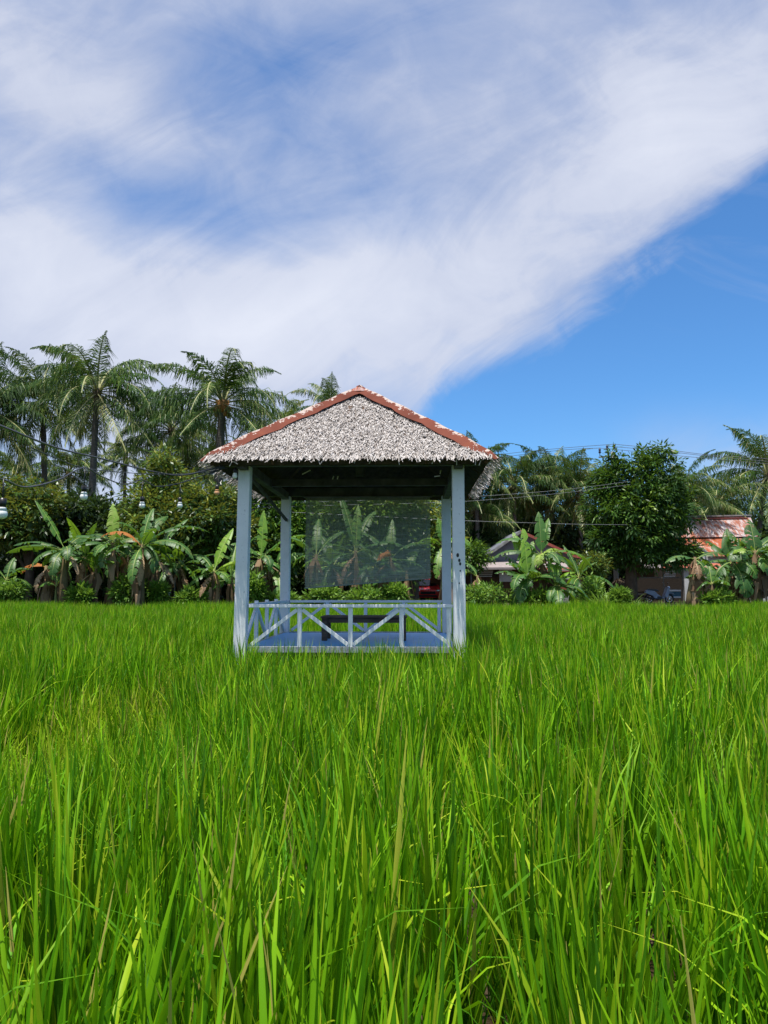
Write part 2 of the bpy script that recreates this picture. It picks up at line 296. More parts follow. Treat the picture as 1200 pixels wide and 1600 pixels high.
# ------------------------------------------------------------ mesh helpers
class MB:
    def __init__(s): s.v = []; s.f = []; s.t = []; s.n = 0
    def add(s, verts, faces, tint=.5):
        verts = np.asarray(verts, float).reshape(-1, 3); s.v.append(verts)
        s.f += [tuple(i + s.n for i in f) for f in faces]
        s.t += ([tint]*len(faces) if np.isscalar(tint) else list(tint)); s.n += len(verts); return s
    def addq(s, verts, tint):
        """verts (n,4,3) -> n quads"""
        n = len(verts); s.v.append(np.asarray(verts, float).reshape(-1, 3))
        a = np.arange(n)[:, None]*4 + np.arange(4)[None] + s.n
        s.f += [tuple(r) for r in a.tolist()]; s.t += np.broadcast_to(tint, (n,)).tolist(); s.n += 4*n; return s
    def box(s, c, size, rot=None, tint=.5):
        x, y, z = [k/2 for k in size]
        P = [Vector((a, b, d)) for a in (-x, x) for b in (-y, y) for d in (-z, z)]
        if rot is not None: P = [rot @ p for p in P]
        P = [p + Vector(c) for p in P]
        return s.add(P, [(0, 1, 3, 2), (4, 6, 7, 5), (0, 4, 5, 1), (2, 3, 7, 6), (0, 2, 6, 4), (1, 5, 7, 3)], tint)
    def bar(s, a, b, w, h, up=(0, 0, 1), tint=.5):
        a = Vector(a); b = Vector(b); d = (b-a); L = d.length; d.normalize(); up = Vector(up)
        sx = d.cross(up)
        if sx.length < 1e-4: sx = d.cross(Vector((0, 1, 0)))
        sx.normalize(); uz = sx.cross(d)
        R = Matrix((sx, d, uz)).transposed()
        return s.box((a+b)/2, (w, L, h), R, tint)
    def tube(s, pts, r, n=8, caps=True, tint=.5):
        pts = [Vector(p) for p in pts]; k = len(pts); rr = [r]*k if np.isscalar(r) else r
        V = []; F = []
        ref = Vector((0.3, .2, 1)) if abs((pts[-1]-pts[0]).normalized().z) < .8 else Vector((1, .2, 0))
        for i, p in enumerate(pts):
            d = (pts[min(i+1, k-1)] - pts[max(i-1, 0)]).normalized(); a = d.cross(ref).normalized(); b = d.cross(a)
            for j in range(n):
                q = 2*PI*j/n; V.append(p + a*math.cos(q)*rr[i] + b*math.sin(q)*rr[i])
        for i in range(k-1):
            for j in range(n): F.append((i*n+j, i*n+(j+1) % n, (i+1)*n+(j+1) % n, (i+1)*n+j))
        if caps: F.append(tuple(range(n))[::-1]); F.append(tuple((k-1)*n+j for j in range(n)))
        return s.add(V, F, tint)
    def sphere(s, c, r, n=10, m=7, sc=(1, 1, 1)):
        V = []; F = []
        for i in range(m+1):
            th = PI*i/m
            for j in range(n):
                ph = 2*PI*j/n; V.append((c[0]+r*sc[0]*math.sin(th)*math.cos(ph), c[1]+r*sc[1]*math.sin(th)*math.sin(ph), c[2]+r*sc[2]*math.cos(th)))
        for i in range(m):
            for j in range(n): F.append((i*n+j, (i+1)*n+j, (i+1)*n+(j+1) % n, i*n+(j+1) % n))
        return s.add(V, F)
    def torus(s, c, R, r, axis='y', n=20, m=8):
        V = []; F = []
        for i in range(n):
            a = 2*PI*i/n
            for j in range(m):
                b = 2*PI*j/m; q = R + r*math.cos(b); h = r*math.sin(b)
                p = (q*math.cos(a), h, q*math.sin(a)) if axis == 'y' else (h, q*math.cos(a), q*math.sin(a))
                V.append((c[0]+p[0], c[1]+p[1], c[2]+p[2]))
        for i in range(n):
            for j in range(m): F.append((i*m+j, ((i+1) % n)*m+j, ((i+1) % n)*m+(j+1) % m, i*m+(j+1) % m))
        return s.add(V, F)
    def prism(s, prof, y0, y1, map=lambda x, z, y: (x, y, z)):
        n = len(prof); V = [map(x, z, y0) for x, z in prof] + [map(x, z, y1) for x, z in prof]
        F = [tuple(range(n)), tuple(range(2*n-1, n-1, -1))] + [(i, i+n, (i+1) % n+n, (i+1) % n) for i in range(n)]
        return s.add(V, F)
    def mesh(s, name, smooth=False):
        me = bpy.data.meshes.new(name); V = np.concatenate(s.v) if s.v else np.zeros((0, 3))
        me.vertices.add(len(V)); me.vertices.foreach_set('co', V.astype(np.float32).ravel())
        ln = np.array([len(f) for f in s.f], dtype=np.int32); idx = np.concatenate([np.array(f, dtype=np.int32) for f in s.f]) if len(set(ln.tolist())) > 1 else np.array(s.f, dtype=np.int32).ravel()
        me.loops.add(int(ln.sum())); me.loops.foreach_set('vertex_index', idx)
        me.polygons.add(len(ln)); st = np.concatenate([[0], np.cumsum(ln)[:-1]]).astype(np.int32)
        me.polygons.foreach_set('loop_start', st)
        try: me.polygons.foreach_set('loop_total', ln)
        except Exception: pass
        a = me.attributes.new('tint', 'FLOAT', 'FACE'); a.data.foreach_set('value', np.array(s.t, dtype=np.float32))
        me.update(calc_edges=True); me.validate()
        me.polygons.foreach_set('use_smooth', [smooth]*len(me.polygons))
        return me
    def build(s, name, m, parent=None, smooth=False, bevel=0):
        o = bpy.data.objects.new(name, s.mesh(name, smooth)); col.objects.link(o)
        o.data.materials.append(M[m] if isinstance(m, str) else m); o.parent = parent
        if bevel:
            b = o.modifiers.new('bevel', 'BEVEL'); b.width = bevel; b.segments = 2; b.limit_method = 'ANGLE'
        return o
def tag(o, label=None, cat=None, group=None, kind=None):
    if label: o['label'] = label
    if cat: o['category'] = cat
    if group: o['group'] = group
    if kind: o['kind'] = kind
    return o
def empty(name, loc, rz=0):
    o = bpy.data.objects.new(name, None); col.objects.link(o); o.location = loc; o.rotation_euler = (0, 0, rz); o.empty_display_size = .2; return o
def copy_tree(o, parent=None):
    c = o.copy(); col.objects.link(c); c.parent = parent
    for ch in list(o.children): copy_tree(ch, c)
    return c

# ------------------------------------------------------------ ground
EDGE = 31.0; LAND = .42
def ground():
    xs = np.concatenate([[-700, -200, -90], np.linspace(-45, 45, 46), [90, 200, 700]]); ys = np.concatenate([[-300, -60, -10], np.linspace(-4, 30, 30), [30.6, 31.0, 31.4, 31.9, 32.5], np.linspace(34, 90, 24), [200, 900]])
    V = []; 
    for y in ys:
        for x in xs:
            t = min(1, max(0, (y-30.8)/1.0)); h = LAND*t*t*(3-2*t)
            if y > 33: h += .06*math.sin(x*.7+y*.5)
            V.append((x, y, h))
    n = len(xs); F = [(j*n+i, j*n+i+1, (j+1)*n+i+1, (j+1)*n+i) for j in range(len(ys)-1) for i in range(n-1)]
    b = MB(); b.add(V, F); o = b.build('ground', 'mud', None, True); o.data.materials.append(M['soil'])
    for p in o.data.polygons:
        if p.center.y > 30.9: p.material_index = 1
    tag(o, kind='structure')
ground()

# ------------------------------------------------------------ rice
def rice_tuft(nb, h0, h1, spread, lean, tlo, thi, w0=.007, w1=.013, seed=0, flat=0.0):
    r = np.random.RandomState(seed); b = MB(); S = 6
    for i in range(nb):
        az = r.uniform(0, 2*PI); L = r.uniform(h0, h1); ln = abs(r.normal(0, lean)) + .03
        if flat and r.rand() < flat: ln = r.uniform(.9, 1.4)
        bend = r.uniform(.02, .26) if r.rand() < .86 else r.uniform(.6, 1.5)
        w = r.uniform(w0, w1); base = np.array([r.normal(0, spread*.5), r.normal(0, spread*.5), 0])
        d = np.array([math.cos(az), math.sin(az), 0]); fa = az + PI/2 + r.normal(0, .7)
        side = np.array([math.cos(fa), math.sin(fa), 0]); p = base.copy(); Lp = []; Rp = []; Cp = []
        for k in range(S+1):
            t = k/S; th = ln + bend*t**2.2
            if k: p = p + (d*math.sin(th) + np.array([0, 0, math.cos(th)]))*L/S
            ww = w*(.45 + 1.1*math.sin(min(1, t*1.6)*PI/2))*.5*(1 - t**4.0) if k < S else .0004
            fold = np.array([0, 0, .0]) + d*ww*.5
            Lp.append(p - side*ww + fold); Rp.append(p + side*ww + fold); Cp.append(p.copy())
        V = Lp + Cp + Rp; n = S+1; F = []
        for k in range(S): F += [(k, n+k, n+k+1, k+1), (n+k, 2*n+k, 2*n+k+1, n+k+1)]
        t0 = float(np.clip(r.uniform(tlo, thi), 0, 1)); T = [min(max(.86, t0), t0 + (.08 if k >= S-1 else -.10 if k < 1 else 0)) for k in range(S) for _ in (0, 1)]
        if r.rand() < .025:
            for q in range(2*(S-1), 2*S): T[q] = r.uniform(.9, 1)
            if r.rand() < .3: T[2*S-4:2*S-2] = [.9, .92]
        if r.rand() < .007: T = [r.uniform(.88, .97)]*(2*S)
        b.add(V, F, [float(min(1, max(0, q))) for q in T])
    return b
def rice():
    pc = bpy.data.collections.new('rice_tufts')        # not linked to the scene: only the source of the field
    specs = [(50, .42, .82, .05, .12, 0, .85)]*3 + [(46, .40, .82, .05, .15, .1, .88)]*2 + [(34, .38, .78, .06, .18, .0, .8)]*2 + \
            [(40, .30, .56, .08, .42, .66, .94)]*2
    for i, (nb, a, c, sp, ln, t0, t1) in enumerate(specs):
        yellow = i >= 7
        b = rice_tuft(nb, a, c, sp, ln, t0, t1, .0055, .0120, 100+i, .3 if yellow else .02)
        if not yellow:
            d = rice_tuft(3, .2, .45, .08, .5, .90, .94, .003, .006, 300+i); d.t = [min(q, .88) for q in d.t]; b.v += d.v; b.f += [tuple(q+b.n for q in f) for f in d.f]; b.t += d.t; b.n += d.n
        me = b.mesh('rice_tuft', True); me.materials.append(M['rice']); o = bpy.data.objects.new('rice_tuft_%02d' % i, me); pc.objects.link(o)
    r = np.random.RandomState(5); P = []; ROT = []; SC = []; ID = []
    sp = .190; y = -1.6
    while y < EDGE:
        hw = .52*max(y, 0) + 4.5; x = -hw + r.uniform(0, sp)
        while x < hw:
            px = x + r.normal(0, .035); py = y + r.normal(0, .035); x += sp
            if math.hypot(px, py) < .62: continue
            if py > 8.75 and py < 12.15 and abs(px + .335) < 1.35: continue
            s = 1.0; idx = r.randint(0, 7)
            # lanes left between the plots
            l1 = .10 + .075*py if py < 4.5 else .44
            if 1.0 < py < 9 and abs(px - l1 + .05*math.sin(py*3)) < .08 + .05*math.sin(py*5): continue
            if py < 4 and r.rand() < .11: continue
            dpy = (py-6.1)/2.6; dpx = (px + 2.1 - .04*(py-6))/.52
            q = dpx*dpx + dpy*dpy + r.normal(0, .25)
            if px > -1.85 and py > 6.6: q = 9
            if q < .8:
                if r.rand() < .15: continue
                idx = r.randint(7, 9); s = r.uniform(.8, 1.1)
            elif q < 1.8 and r.rand() < .45: idx = r.randint(7, 9)
            elif r.rand() < .006: idx = r.randint(7, 9)
            if -2.9 < px < -1.2 and 3.2 < py < 5.2: s *= .85
            big = 1 + .09*math.sin(px*.9+1.3*math.sin(py*.5)) + .07*math.sin(py*1.3+px*.4)
            if abs(px + .335) < 1.8 and 7.2 < py < 8.9: s *= 1.16
            P.append((px, py, 0)); ROT.append((r.normal(0, .06), r.normal(0, .06), r.uniform(0, 2*PI))); SC.append(s*r.uniform(.84, 1.12)*big*.985); ID.append(idx)
        y += sp
    me = bpy.data.meshes.new('rice_field'); me.vertices.add(len(P)); me.vertices.foreach_set('co', np.array(P, np.float32).ravel())
    a = me.attributes.new('rot', 'FLOAT_VECTOR', 'POINT'); a.data.foreach_set('vector', np.array(ROT, np.float32).ravel())
    a = me.attributes.new('scl', 'FLOAT', 'POINT'); a.data.foreach_set('value', np.array(SC, np.float32))
    a = me.attributes.new('idx', 'INT', 'POINT'); a.data.foreach_set('value', np.array(ID, np.int32))
    o = bpy.data.objects.new('rice_field', me); col.objects.link(o)
    ng = bpy.data.node_groups.new('rice_field', 'GeometryNodeTree')
    ng.interface.new_socket('Geometry', in_out='INPUT', socket_type='NodeSocketGeometry'); ng.interface.new_socket('Geometry', in_out='OUTPUT', socket_type='NodeSocketGeometry')
    N = ng.nodes; L = ng.links; gi = N.new('NodeGroupInput'); go = N.new('NodeGroupOutput'); ip = N.new('GeometryNodeInstanceOnPoints'); ci = N.new('GeometryNodeCollectionInfo')
    ci.inputs['Collection'].default_value = pc; ci.inputs['Separate Children'].default_value = True; ci.inputs['Reset Children'].default_value = True
    def na(n, t):
        q = N.new('GeometryNodeInputNamedAttribute'); q.data_type = t; q.inputs['Name'].default_value = n; return q.outputs['Attribute']
    L.new(gi.outputs[0], ip.inputs['Points']); L.new(ci.outputs[0], ip.inputs['Instance']); ip.inputs['Pick Instance'].default_value = True
    L.new(na('idx', 'INT'), ip.inputs['Instance Index']); L.new(na('rot', 'FLOAT_VECTOR'), ip.inputs['Rotation']); L.new(na('scl', 'FLOAT'), ip.inputs['Scale'])
    L.new(ip.outputs[0], go.inputs[0])
    md = o.modifiers.new('plants', 'NODES'); md.node_group = ng
    tag(o, 'bright green young rice plants filling the paddy from the foreground to the trees', 'rice field', kind='stuff')
rice()

# ------------------------------------------------------------ hut
HX, HY = -.335, 10.43; ZF = .665; ZB = 2.79; OV = .375; HW, HD = 1.25, 1.5; ZE = 2.80; ZA = 4.04
hut = empty('gazebo', (HX, HY, 0), math.radians(-1.95))
tag(hut, 'pale blue open wooden gazebo with grey thatched hip roof standing in the rice', 'gazebo')
def build_hut():
    for k, (sx, sy) in enumerate(((-1, -1), (1, -1), (-1, 1), (1, 1))):
        b = MB(); x, y = sx*HW, sy*HD; lx = .03*(1 if (sx < 0 and sy < 0) else 0)
        b.bar((x-lx, y, -.05), (x, y, ZB-.02), .14, .14, (0, 1, 0)); o = b.build('post', 'post', hut, bevel=.008)
        if k == 1:
            o['label'] = 'front right post with small black holes'
            for dx, z, q in ((-.015, 1.72, .016), (.003, 1.66, .014), (.012, 1.62, .013), (.012, 1.54, .008), (0, 1.40, .007)):
                h = MB(); h.sphere((x+dx, y-.071, z), q, 8, 6, (1, .12, 1.5)); h.build('knot_hole', 'socket', o)
    # floor
    b = MB(); n = 16
    for i in range(n):
        y0 = -HD+.09 + i*(2*HD-.18)/n; b.box((0, y0+.09, ZF-.015), (2*HW-.0, (2*HD-.18)/n-.006, .03))
    b.build('floor', 'floor', hut)
    b = MB()
    for sy in (-1, 1): b.box((0, sy*(HD), ZF-.025), (2*HW-.16, .06, .07))
    for sx in (-1, 1): b.box((sx*HW, 0, ZF-.06), (.06, 2*HD-.16, .12))
    for i in range(4): b.box((0, -HD+.5+i*.66, ZF-.09), (2*HW-.1, .06, .10))
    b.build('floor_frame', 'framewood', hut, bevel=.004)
    # plate beams
    b = MB()
    for sy in (-1, 1): b.box((0, sy*HD, ZB+.045), (2*HW+.62, .10, .13))
    for sx in (-1, 1): b.box((sx*HW, 0, ZB-.02), (.10, 2*HD+.5, .11))
    b.box((0, 0, ZB-.01), (2*HW, .08, .10)); b.box((0, 0, (ZA+ZB)/2), (.10, .10, ZA-ZB-.16))
    b.build('roof_beam', 'beamwood', hut, bevel=.006)
    # braces under roof
    b = MB(); b.bar((-HW, -HD+.1, ZB-.08), (-HW+.02, HD-.06, ZB-.40), .03, .04); b.build('knee_brace', 'beamwood', hut)
    b = MB(); e = (HW+OV, HD+OV)
    def rf(p, q): b.bar((p[0], p[1], ZE-.03), (q[0], q[1], q[2]), .06, .07)
    for sx in (-1, 1):
        for sy in (-1, 1): rf((sx*e[0]*.97, sy*e[1]*.97), (0, 0, ZA-.1))
    for t in (-.55, -.2, .2, .55):
        for s in (-1, 1):
            f = 1-abs(t)
            rf((t*e[0], s*e[1]*.97), (t*e[0]*.0+t*e[0]*(1-f*.93), s*e[1]*.07+s*e[1]*abs(t)*.93, ZA-.1-(ZA-ZE)*abs(t)*.93))
            rf((s*e[0]*.97, t*e[1]), (s*e[0]*.07+s*e[0]*abs(t)*.93, t*e[1]*(1-f*.93), ZA-.1-(ZA-ZE)*abs(t)*.93))
    b.build('rafter', 'brownwood', hut)
    # thatch core
    roof = None; b = MB(); ex, ey = e
    for (za, ze, sc) in ((ZA-.03, ZE, .985), (ZA-.09, ZE-.06, .96)):
        C = [(-ex*sc, -ey*sc, ze), (ex*sc, -ey*sc, ze), (ex*sc, ey*sc, ze), (-ex*sc, ey*sc, ze), (0, 0, za)]
        b.add(C, [(0, 1, 4), (1, 2, 4), (2, 3, 4), (3, 0, 4)])
    b.add([(sx*ex*s, sy*ey*s, z) for (s, z) in ((.985, ZE), (.96, ZE-.06)) for sx, sy in ((-1, -1), (1, -1), (1, 1), (-1, 1))], [(i, (i+1) % 4, 4+(i+1) % 4, 4+i) for i in range(4)])
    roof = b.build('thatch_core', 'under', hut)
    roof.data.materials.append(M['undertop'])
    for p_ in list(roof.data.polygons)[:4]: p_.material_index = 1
    # thatch leaves: short split palm strips laid in rows
    r = np.random.RandomState(21); b = MB()
    faces = [((-ex, -ey), (ex, -ey)), ((ex, -ey), (ex, ey)), ((ex, ey), (-ex, ey)), ((-ex, ey), (-ex, -ey))]
    A = np.array([0, 0, ZA-.01])
    for (p, q) in faces:
        P = np.array([p[0], p[1], ZE+.01]); Q = np.array([q[0], q[1], ZE+.01]); mid = (P+Q)/2; W = np.linalg.norm(Q-P)
        up = A - mid; SL = np.linalg.norm(up); up /= SL; al = (Q-P)/W; nrm = np.cross(al, up)
        rows = 76; Vs = []; Ts = []
        for i in range(rows+1):
            s0 = i/rows; half = W/2*(1-s0)
            n = int(half*2/.0095)+2; uu = r.uniform(-half, half, n)
            ss = s0*SL + r.normal(0, .018, n); ln = r.uniform(.045, .095, n)*(1.5 if i < 2 else 1); ww = r.uniform(.005, .010, n)
            lift = r.uniform(-.004, .016, n); ang = r.normal(0, .30, n)
            pos = mid + uu[:, None]*al + ss[:, None]*up + nrm*(.012+r.uniform(0, .02, n))[:, None]
            dn = -up*np.cos(ang)[:, None] + al*np.sin(ang)[:, None]
            tip = pos + dn*ln[:, None] + nrm*lift[:, None]
            if i < 2: tip[:, 2] -= r.uniform(0, .02, n)
            tw = r.normal(0, .5, n); sd = al*np.cos(tw)[:, None] + nrm*np.sin(tw)[:, None]
            quad = np.stack([pos - sd*ww[:, None]*.6, pos + sd*ww[:, None]*.6, tip + sd*ww[:, None]*.5, tip - sd*ww[:, None]*.5], 1)
            Vs.append(quad); Ts.append(np.clip(r.beta(3.4, 1.9, n)*1.0 - (r.rand(n) < .06)*.5, 0, 1))
        b.addq(np.concatenate(Vs), np.concatenate(Ts))
    # loose scraps hanging under the eaves
    for (x, y, z, dx, dz) in ((-.62, -1.2, 2.72, .10, .05), (.98, -1.3, 2.67, .07, .01), (-.28, -.9, 2.7, .015, .04), (-.22, -.9, 2.7, .01, .04), (1.05, -1.3, 2.7, .01, .05)):
        b.bar((x, y, z), (x+dx, y, z+dz), .012, .004, (0, 1, 0), .95)
    for k in range(24):
        t = r.uniform(-1, 1); z = ZE-.02; y = -ey+.02 if k % 2 else t*ey; x = t*ex if k % 2 else ex-.01
        b.bar((x, y, z), (x+r.normal(0, .03), y+r.normal(0, .02), z-r.uniform(.03, .07)), .009, .003, (0, 1, 0), .8)
    b.build('thatch', 'thatch', roof)
    # hip flashings
    for k, (sx, sy) in enumerate(((-1, -1), (1, -1), (1, 1), (-1, 1))):
        n = 22; V = []; E = []; F = []
        c0 = Vector((sx*(ex+.05), sy*(ey+.06), ZE-.005)); c1 = Vector((0, 0, ZA+.055))
        fx = Vector((-sx, 0, 0)); fy = Vector((0, -sy, 0))
        for i in range(n+1):
            t = i/n; p = c0.lerp(c1, t) + Vector((0, 0, .035*math.sin(min(1, t*4)*PI/2) + .006*math.sin(t*31+k) - (.03 if i == 0 else 0)))
            jj = .012*math.sin(t*23+k*2) + .008*math.sin(t*57)
            w = (.175 + jj)*(.18 if i == 0 else .75 if i == 1 else 1)*(min(1, (1-t)*14+.25)); h = .035
            # wings follow the two roof faces
            a = p + fx*w*.98 + Vector((0, 0, -.02*w/.2)) ; bq = p + fy*w*.98 + Vector((0, 0, -.02*w/.2))
            e1 = a + Vector((0, 0, -.01)); V += [a, p + Vector((0, 0, .012)), bq]; E += [1, 0, 1]
            if i: o = (i-1)*3; F += [(o, o+3, o+4, o+1), (o+1, o+4, o+5, o+2)]
        bb = MB(); bb.add(V, F); o = bb.build('hip_flashing', 'flash', roof)
        at_ = o.data.attributes.new('rim_distance', 'FLOAT', 'POINT'); at_.data.foreach_set('value', np.array(E, np.float32))
        sm = o.modifiers.new('thick', 'SOLIDIFY'); sm.thickness = .004
    b = MB(); b.add([(-.14, -.17, ZA-.02), (.14, -.17, ZA-.02), (.14, .17, ZA-.02), (-.14, .17, ZA-.02), (0, 0, ZA+.10)], [(0, 1, 4), (1, 2, 4), (2, 3, 4), (3, 0, 4), (3, 2, 1, 0)])
    b.build('roof_cap', 'tin_pale', roof)
    # railings
    ZR = ZF + .49
    def railing(P, Q, tops=False):
        P = Vector(P); Q = Vector(Q); d = (Q-P).normalized(); t_ = MB(); t_.bar((P.x, P.y, ZR-.018), (Q.x, Q.y, ZR-.018), .075, .036); R = t_.build('railing', 'rail', hut, bevel=.005)
        L = (Q-P).length; n = 4; side = Vector((-d.y, d.x))
        for i in range(1, n+(0 if tops else 0)):
            b = MB(); c = P + d*L*i/n; b.bar((c.x, c.y, ZF-.04), (c.x, c.y, ZR-.036 if not tops else ZR+.03), .045, .05, (d.x, d.y, 0)); b.build('baluster', 'rail', R, bevel=.003)
        if not tops:
            b = MB(); c = Q - d*.045; b.bar((c.x, c.y, ZF-.04), (c.x, c.y, ZR-.036), .045, .05, (d.x, d.y, 0)); b.build('baluster', 'rail', R, bevel=.003)
        for i in range(n):
            a = P + d*(L*i/n+.03); c = P + d*(L*(i+1)/n-.03); za, zc = (ZF+.03, ZR-.06) if i % 2 == 0 else (ZR-.06, ZF+.03)
            b = MB(); b.bar((a.x, a.y, za), (c.x, c.y, zc), .035, .042, (0, 0, 1)); b.build('brace', 'rail', R, bevel=.003)
        return R
    i = .075
    railing((-HW+i, -HD), (HW-i, -HD)); railing((-HW+i, HD), (HW-i, HD)); railing((-HW, -HD+i), (-HW, HD-i), True)
build_hut()
def hutpt(x, y, z=0): return hut.matrix_basis @ Vector((x, y, z))
bpy.context.view_layer.update()

# blind hung at the back
def blind():
    # local hut coords at the back, inside face
    y = HD-.09; x0 = (478-446)/251*2.5-1.25; x1 = (672-446)/251*2.5-1.25
    root = empty('slatted_blind', hutpt((x0+x1)/2, y, 0), hut.rotation_euler.z); tag(root, 'see-through grey green slatted blind hanging at the back of the gazebo', 'blind')
    W = x1-x0; zt, zb = 2.74, CAMZ+.15; b = MB(); r = np.random.RandomState(2); z = zt; k = 0
    while z > zb - .02:
        f = (zt-z)/(zt-zb); dip = .15*f*f
        h = r.uniform(.0034, .0052)*(1.05 + .60*f); L = -W/2 + r.normal(0, .004); R = W/2 + r.normal(0, .004)
        n = 7; wob = .010*math.sin(z*9)
        for i in range(n):
            a = L + (R-L)*i/n; c = L + (R-L)*(i+1)/n; da = dip*(1-(a+W/2)/W*1.0); dc = dip*(1-(c+W/2)/W*1.0)
            b.bar((a, wob, z-da), (c, wob, z-dc), .002, h, (0, 0, 1))
        z -= r.uniform(.0075, .0095)
    b.build('slats', 'net', root)
    for i in range(6):
        s = MB(); x = -W/2+.06+i*(W-.12)/5; s.bar((x, -.004, zt), (x, -.004, zb-.15*(1-(x+W/2)/W)), .006, .003, (0, 1, 0)); s.build('cord', 'string', root)
    s = MB(); s.tube([(-W/2-.03, 0, zt+.01), (W/2+.03, 0, zt+.01)], .014); s.build('top_rod', 'oldwood', root)
    s = MB(); s.tube([(-W/2, 0, zb-.155), (W/2, 0, zb-.005)], .010); s.build('bottom_rod', 'net', root)
blind()

def table():
    c = at(570, 975, 10.25); root = empty('low_table', (c.x, 10.25, ZF), math.radians(-2)); tag(root, 'low dark wooden table on the blue floor inside the gazebo', 'table')
    W, D, H = 1.12, .52, .315; b = MB(); b.box((0, 0, H-.012), (W, D, .024)); b.build('tabletop', 'tablewood', root, bevel=.006)
    b = MB()
    for s in (-1, 1): b.box((0, s*(D/2-.05), H-.055), (W-.12, .025, .06)); b.box((s*(W/2-.05), 0, H-.055), (.025, D-.12, .06))
    b.build('apron', 'tablewood', root)
    for sx in (-1, 1):
        for sy in (-1, 1):
            b = MB(); b.box((sx*(W/2-.05), sy*(D/2-.05), (H-.024)/2+.001), (.07, .07, H-.026)); b.build('leg', 'tablewood', root, bevel=.004)
table()

# ------------------------------------------------------------ string lights and wires
def spline(pts, per=8):
    P = [Vector(p) for p in pts]; out = []
    for i in range(len(P)-1):
        a = P[max(i-1, 0)]; b = P[i]; c = P[i+1]; d = P[min(i+2, len(P)-1)]
        for k in range(per):
            t = k/per; out.append(.5*((2*b)+(c-a)*t+(2*a-5*b+4*c-d)*t*t+(3*b-a-3*c+d)*t**3))
    out.append(P[-1]); return out
def cable(name, pix, r, label, cat='cable', m='cable', group=None):
    b = MB(); b.tube(spline([at(*p) for p in pix]), r, 6); o = b.build(name, m, None, True); return tag(o, label, cat, group)
cable('cable', [(-260, 560, 2.6), (-90, 630, 3.4), (0, 665, 4.1), (90, 700, 5.2), (160, 717, 6.2), (240, 737, 7.5), (290, 742, 8.1), (352, 726, 8.75)], .0075, 'thick twisted black cable sagging from upper left to the gazebo corner')
cable('light_string', [(-300, 690, 2.6), (-110, 725, 3.5), (0, 748, 4.2), (40, 761, 4.7), (90, 750, 5.3), (131, 731, 5.9), (160, 745, 6.3), (195, 757, 6.9), (222, 750, 7.3), (245, 760, 7.7), (281, 755, 8.0), (310, 745, 8.4), (356, 730, 8.78)], .0055, 'thin dark string wire carrying the hanging bulbs left of the gazebo', 'string lights')
cable('cable', [(50, 700, 5.6), (90, 717, 6.0), (130, 731, 6.5), (190, 738, 7.2), (260, 741, 8.0), (320, 738, 8.5), (350, 732, 8.75)], .004, 'thinnest loose black wire between the thick cable and the light string')
def twigs():
    b = MB(); r = random.Random(4)
    for k in range(10):
        a = at(318+r.uniform(-10, 12), 738+r.uniform(-6, 5), 8.65); e = at(352, 727+r.uniform(-3, 4), 8.75); b.tube([a, (a+e)/2+Vector((0, 0, r.uniform(-.02, .02))), e], .004, 4)
    tag(b.build('wire_knot', 'wire'), 'frayed knot of wires tied at the left eave corner', 'wire knot')
twigs()
bulbs = [(3, 803, 4.15, 748, 'bulb', 'nearest and largest white bulb, cut by the left edge'), (131, 776, 5.9, 733, 'bulb', 'white bulb hanging over the dark trees, second from the left edge'),
         (222, 790, 7.3, 752, 'bulb', 'white bulb above the arching banana leaves, third from the left edge'), (281, 790, 8.0, 757, 'bulb', 'white bulb in front of the yellow flowering tree'),
         (339, 770, 8.5, 742, 'bulb_orange', 'orange tinted bulb close to the left gazebo post'), (367, 744, 8.72, 730, 'bulb', 'pale bulb right beside the left gazebo post under the eave')]
for (px, py, Y, wy, m, lab) in bulbs:
    c = at(px, py, Y); t = at(px, wy, Y); root = empty('light_bulb', c); tag(root, lab, 'light bulb', 'bulbs on the light string')
    b = MB(); b.sphere((0, 0, 0), .029, 16, 10); b.tube([(0, 0, .02), (0, 0, .042)], [.026, .017], 12); b.build('globe', m, root, True)
    b = MB(); b.tube([(0, 0, .036), (0, 0, .085)], [.0195, .021], 12); b.tube([(0, 0, .085), (0, 0, max(.1, t.z-c.z))], .004, 5); b.build('socket', 'socket', root, True)

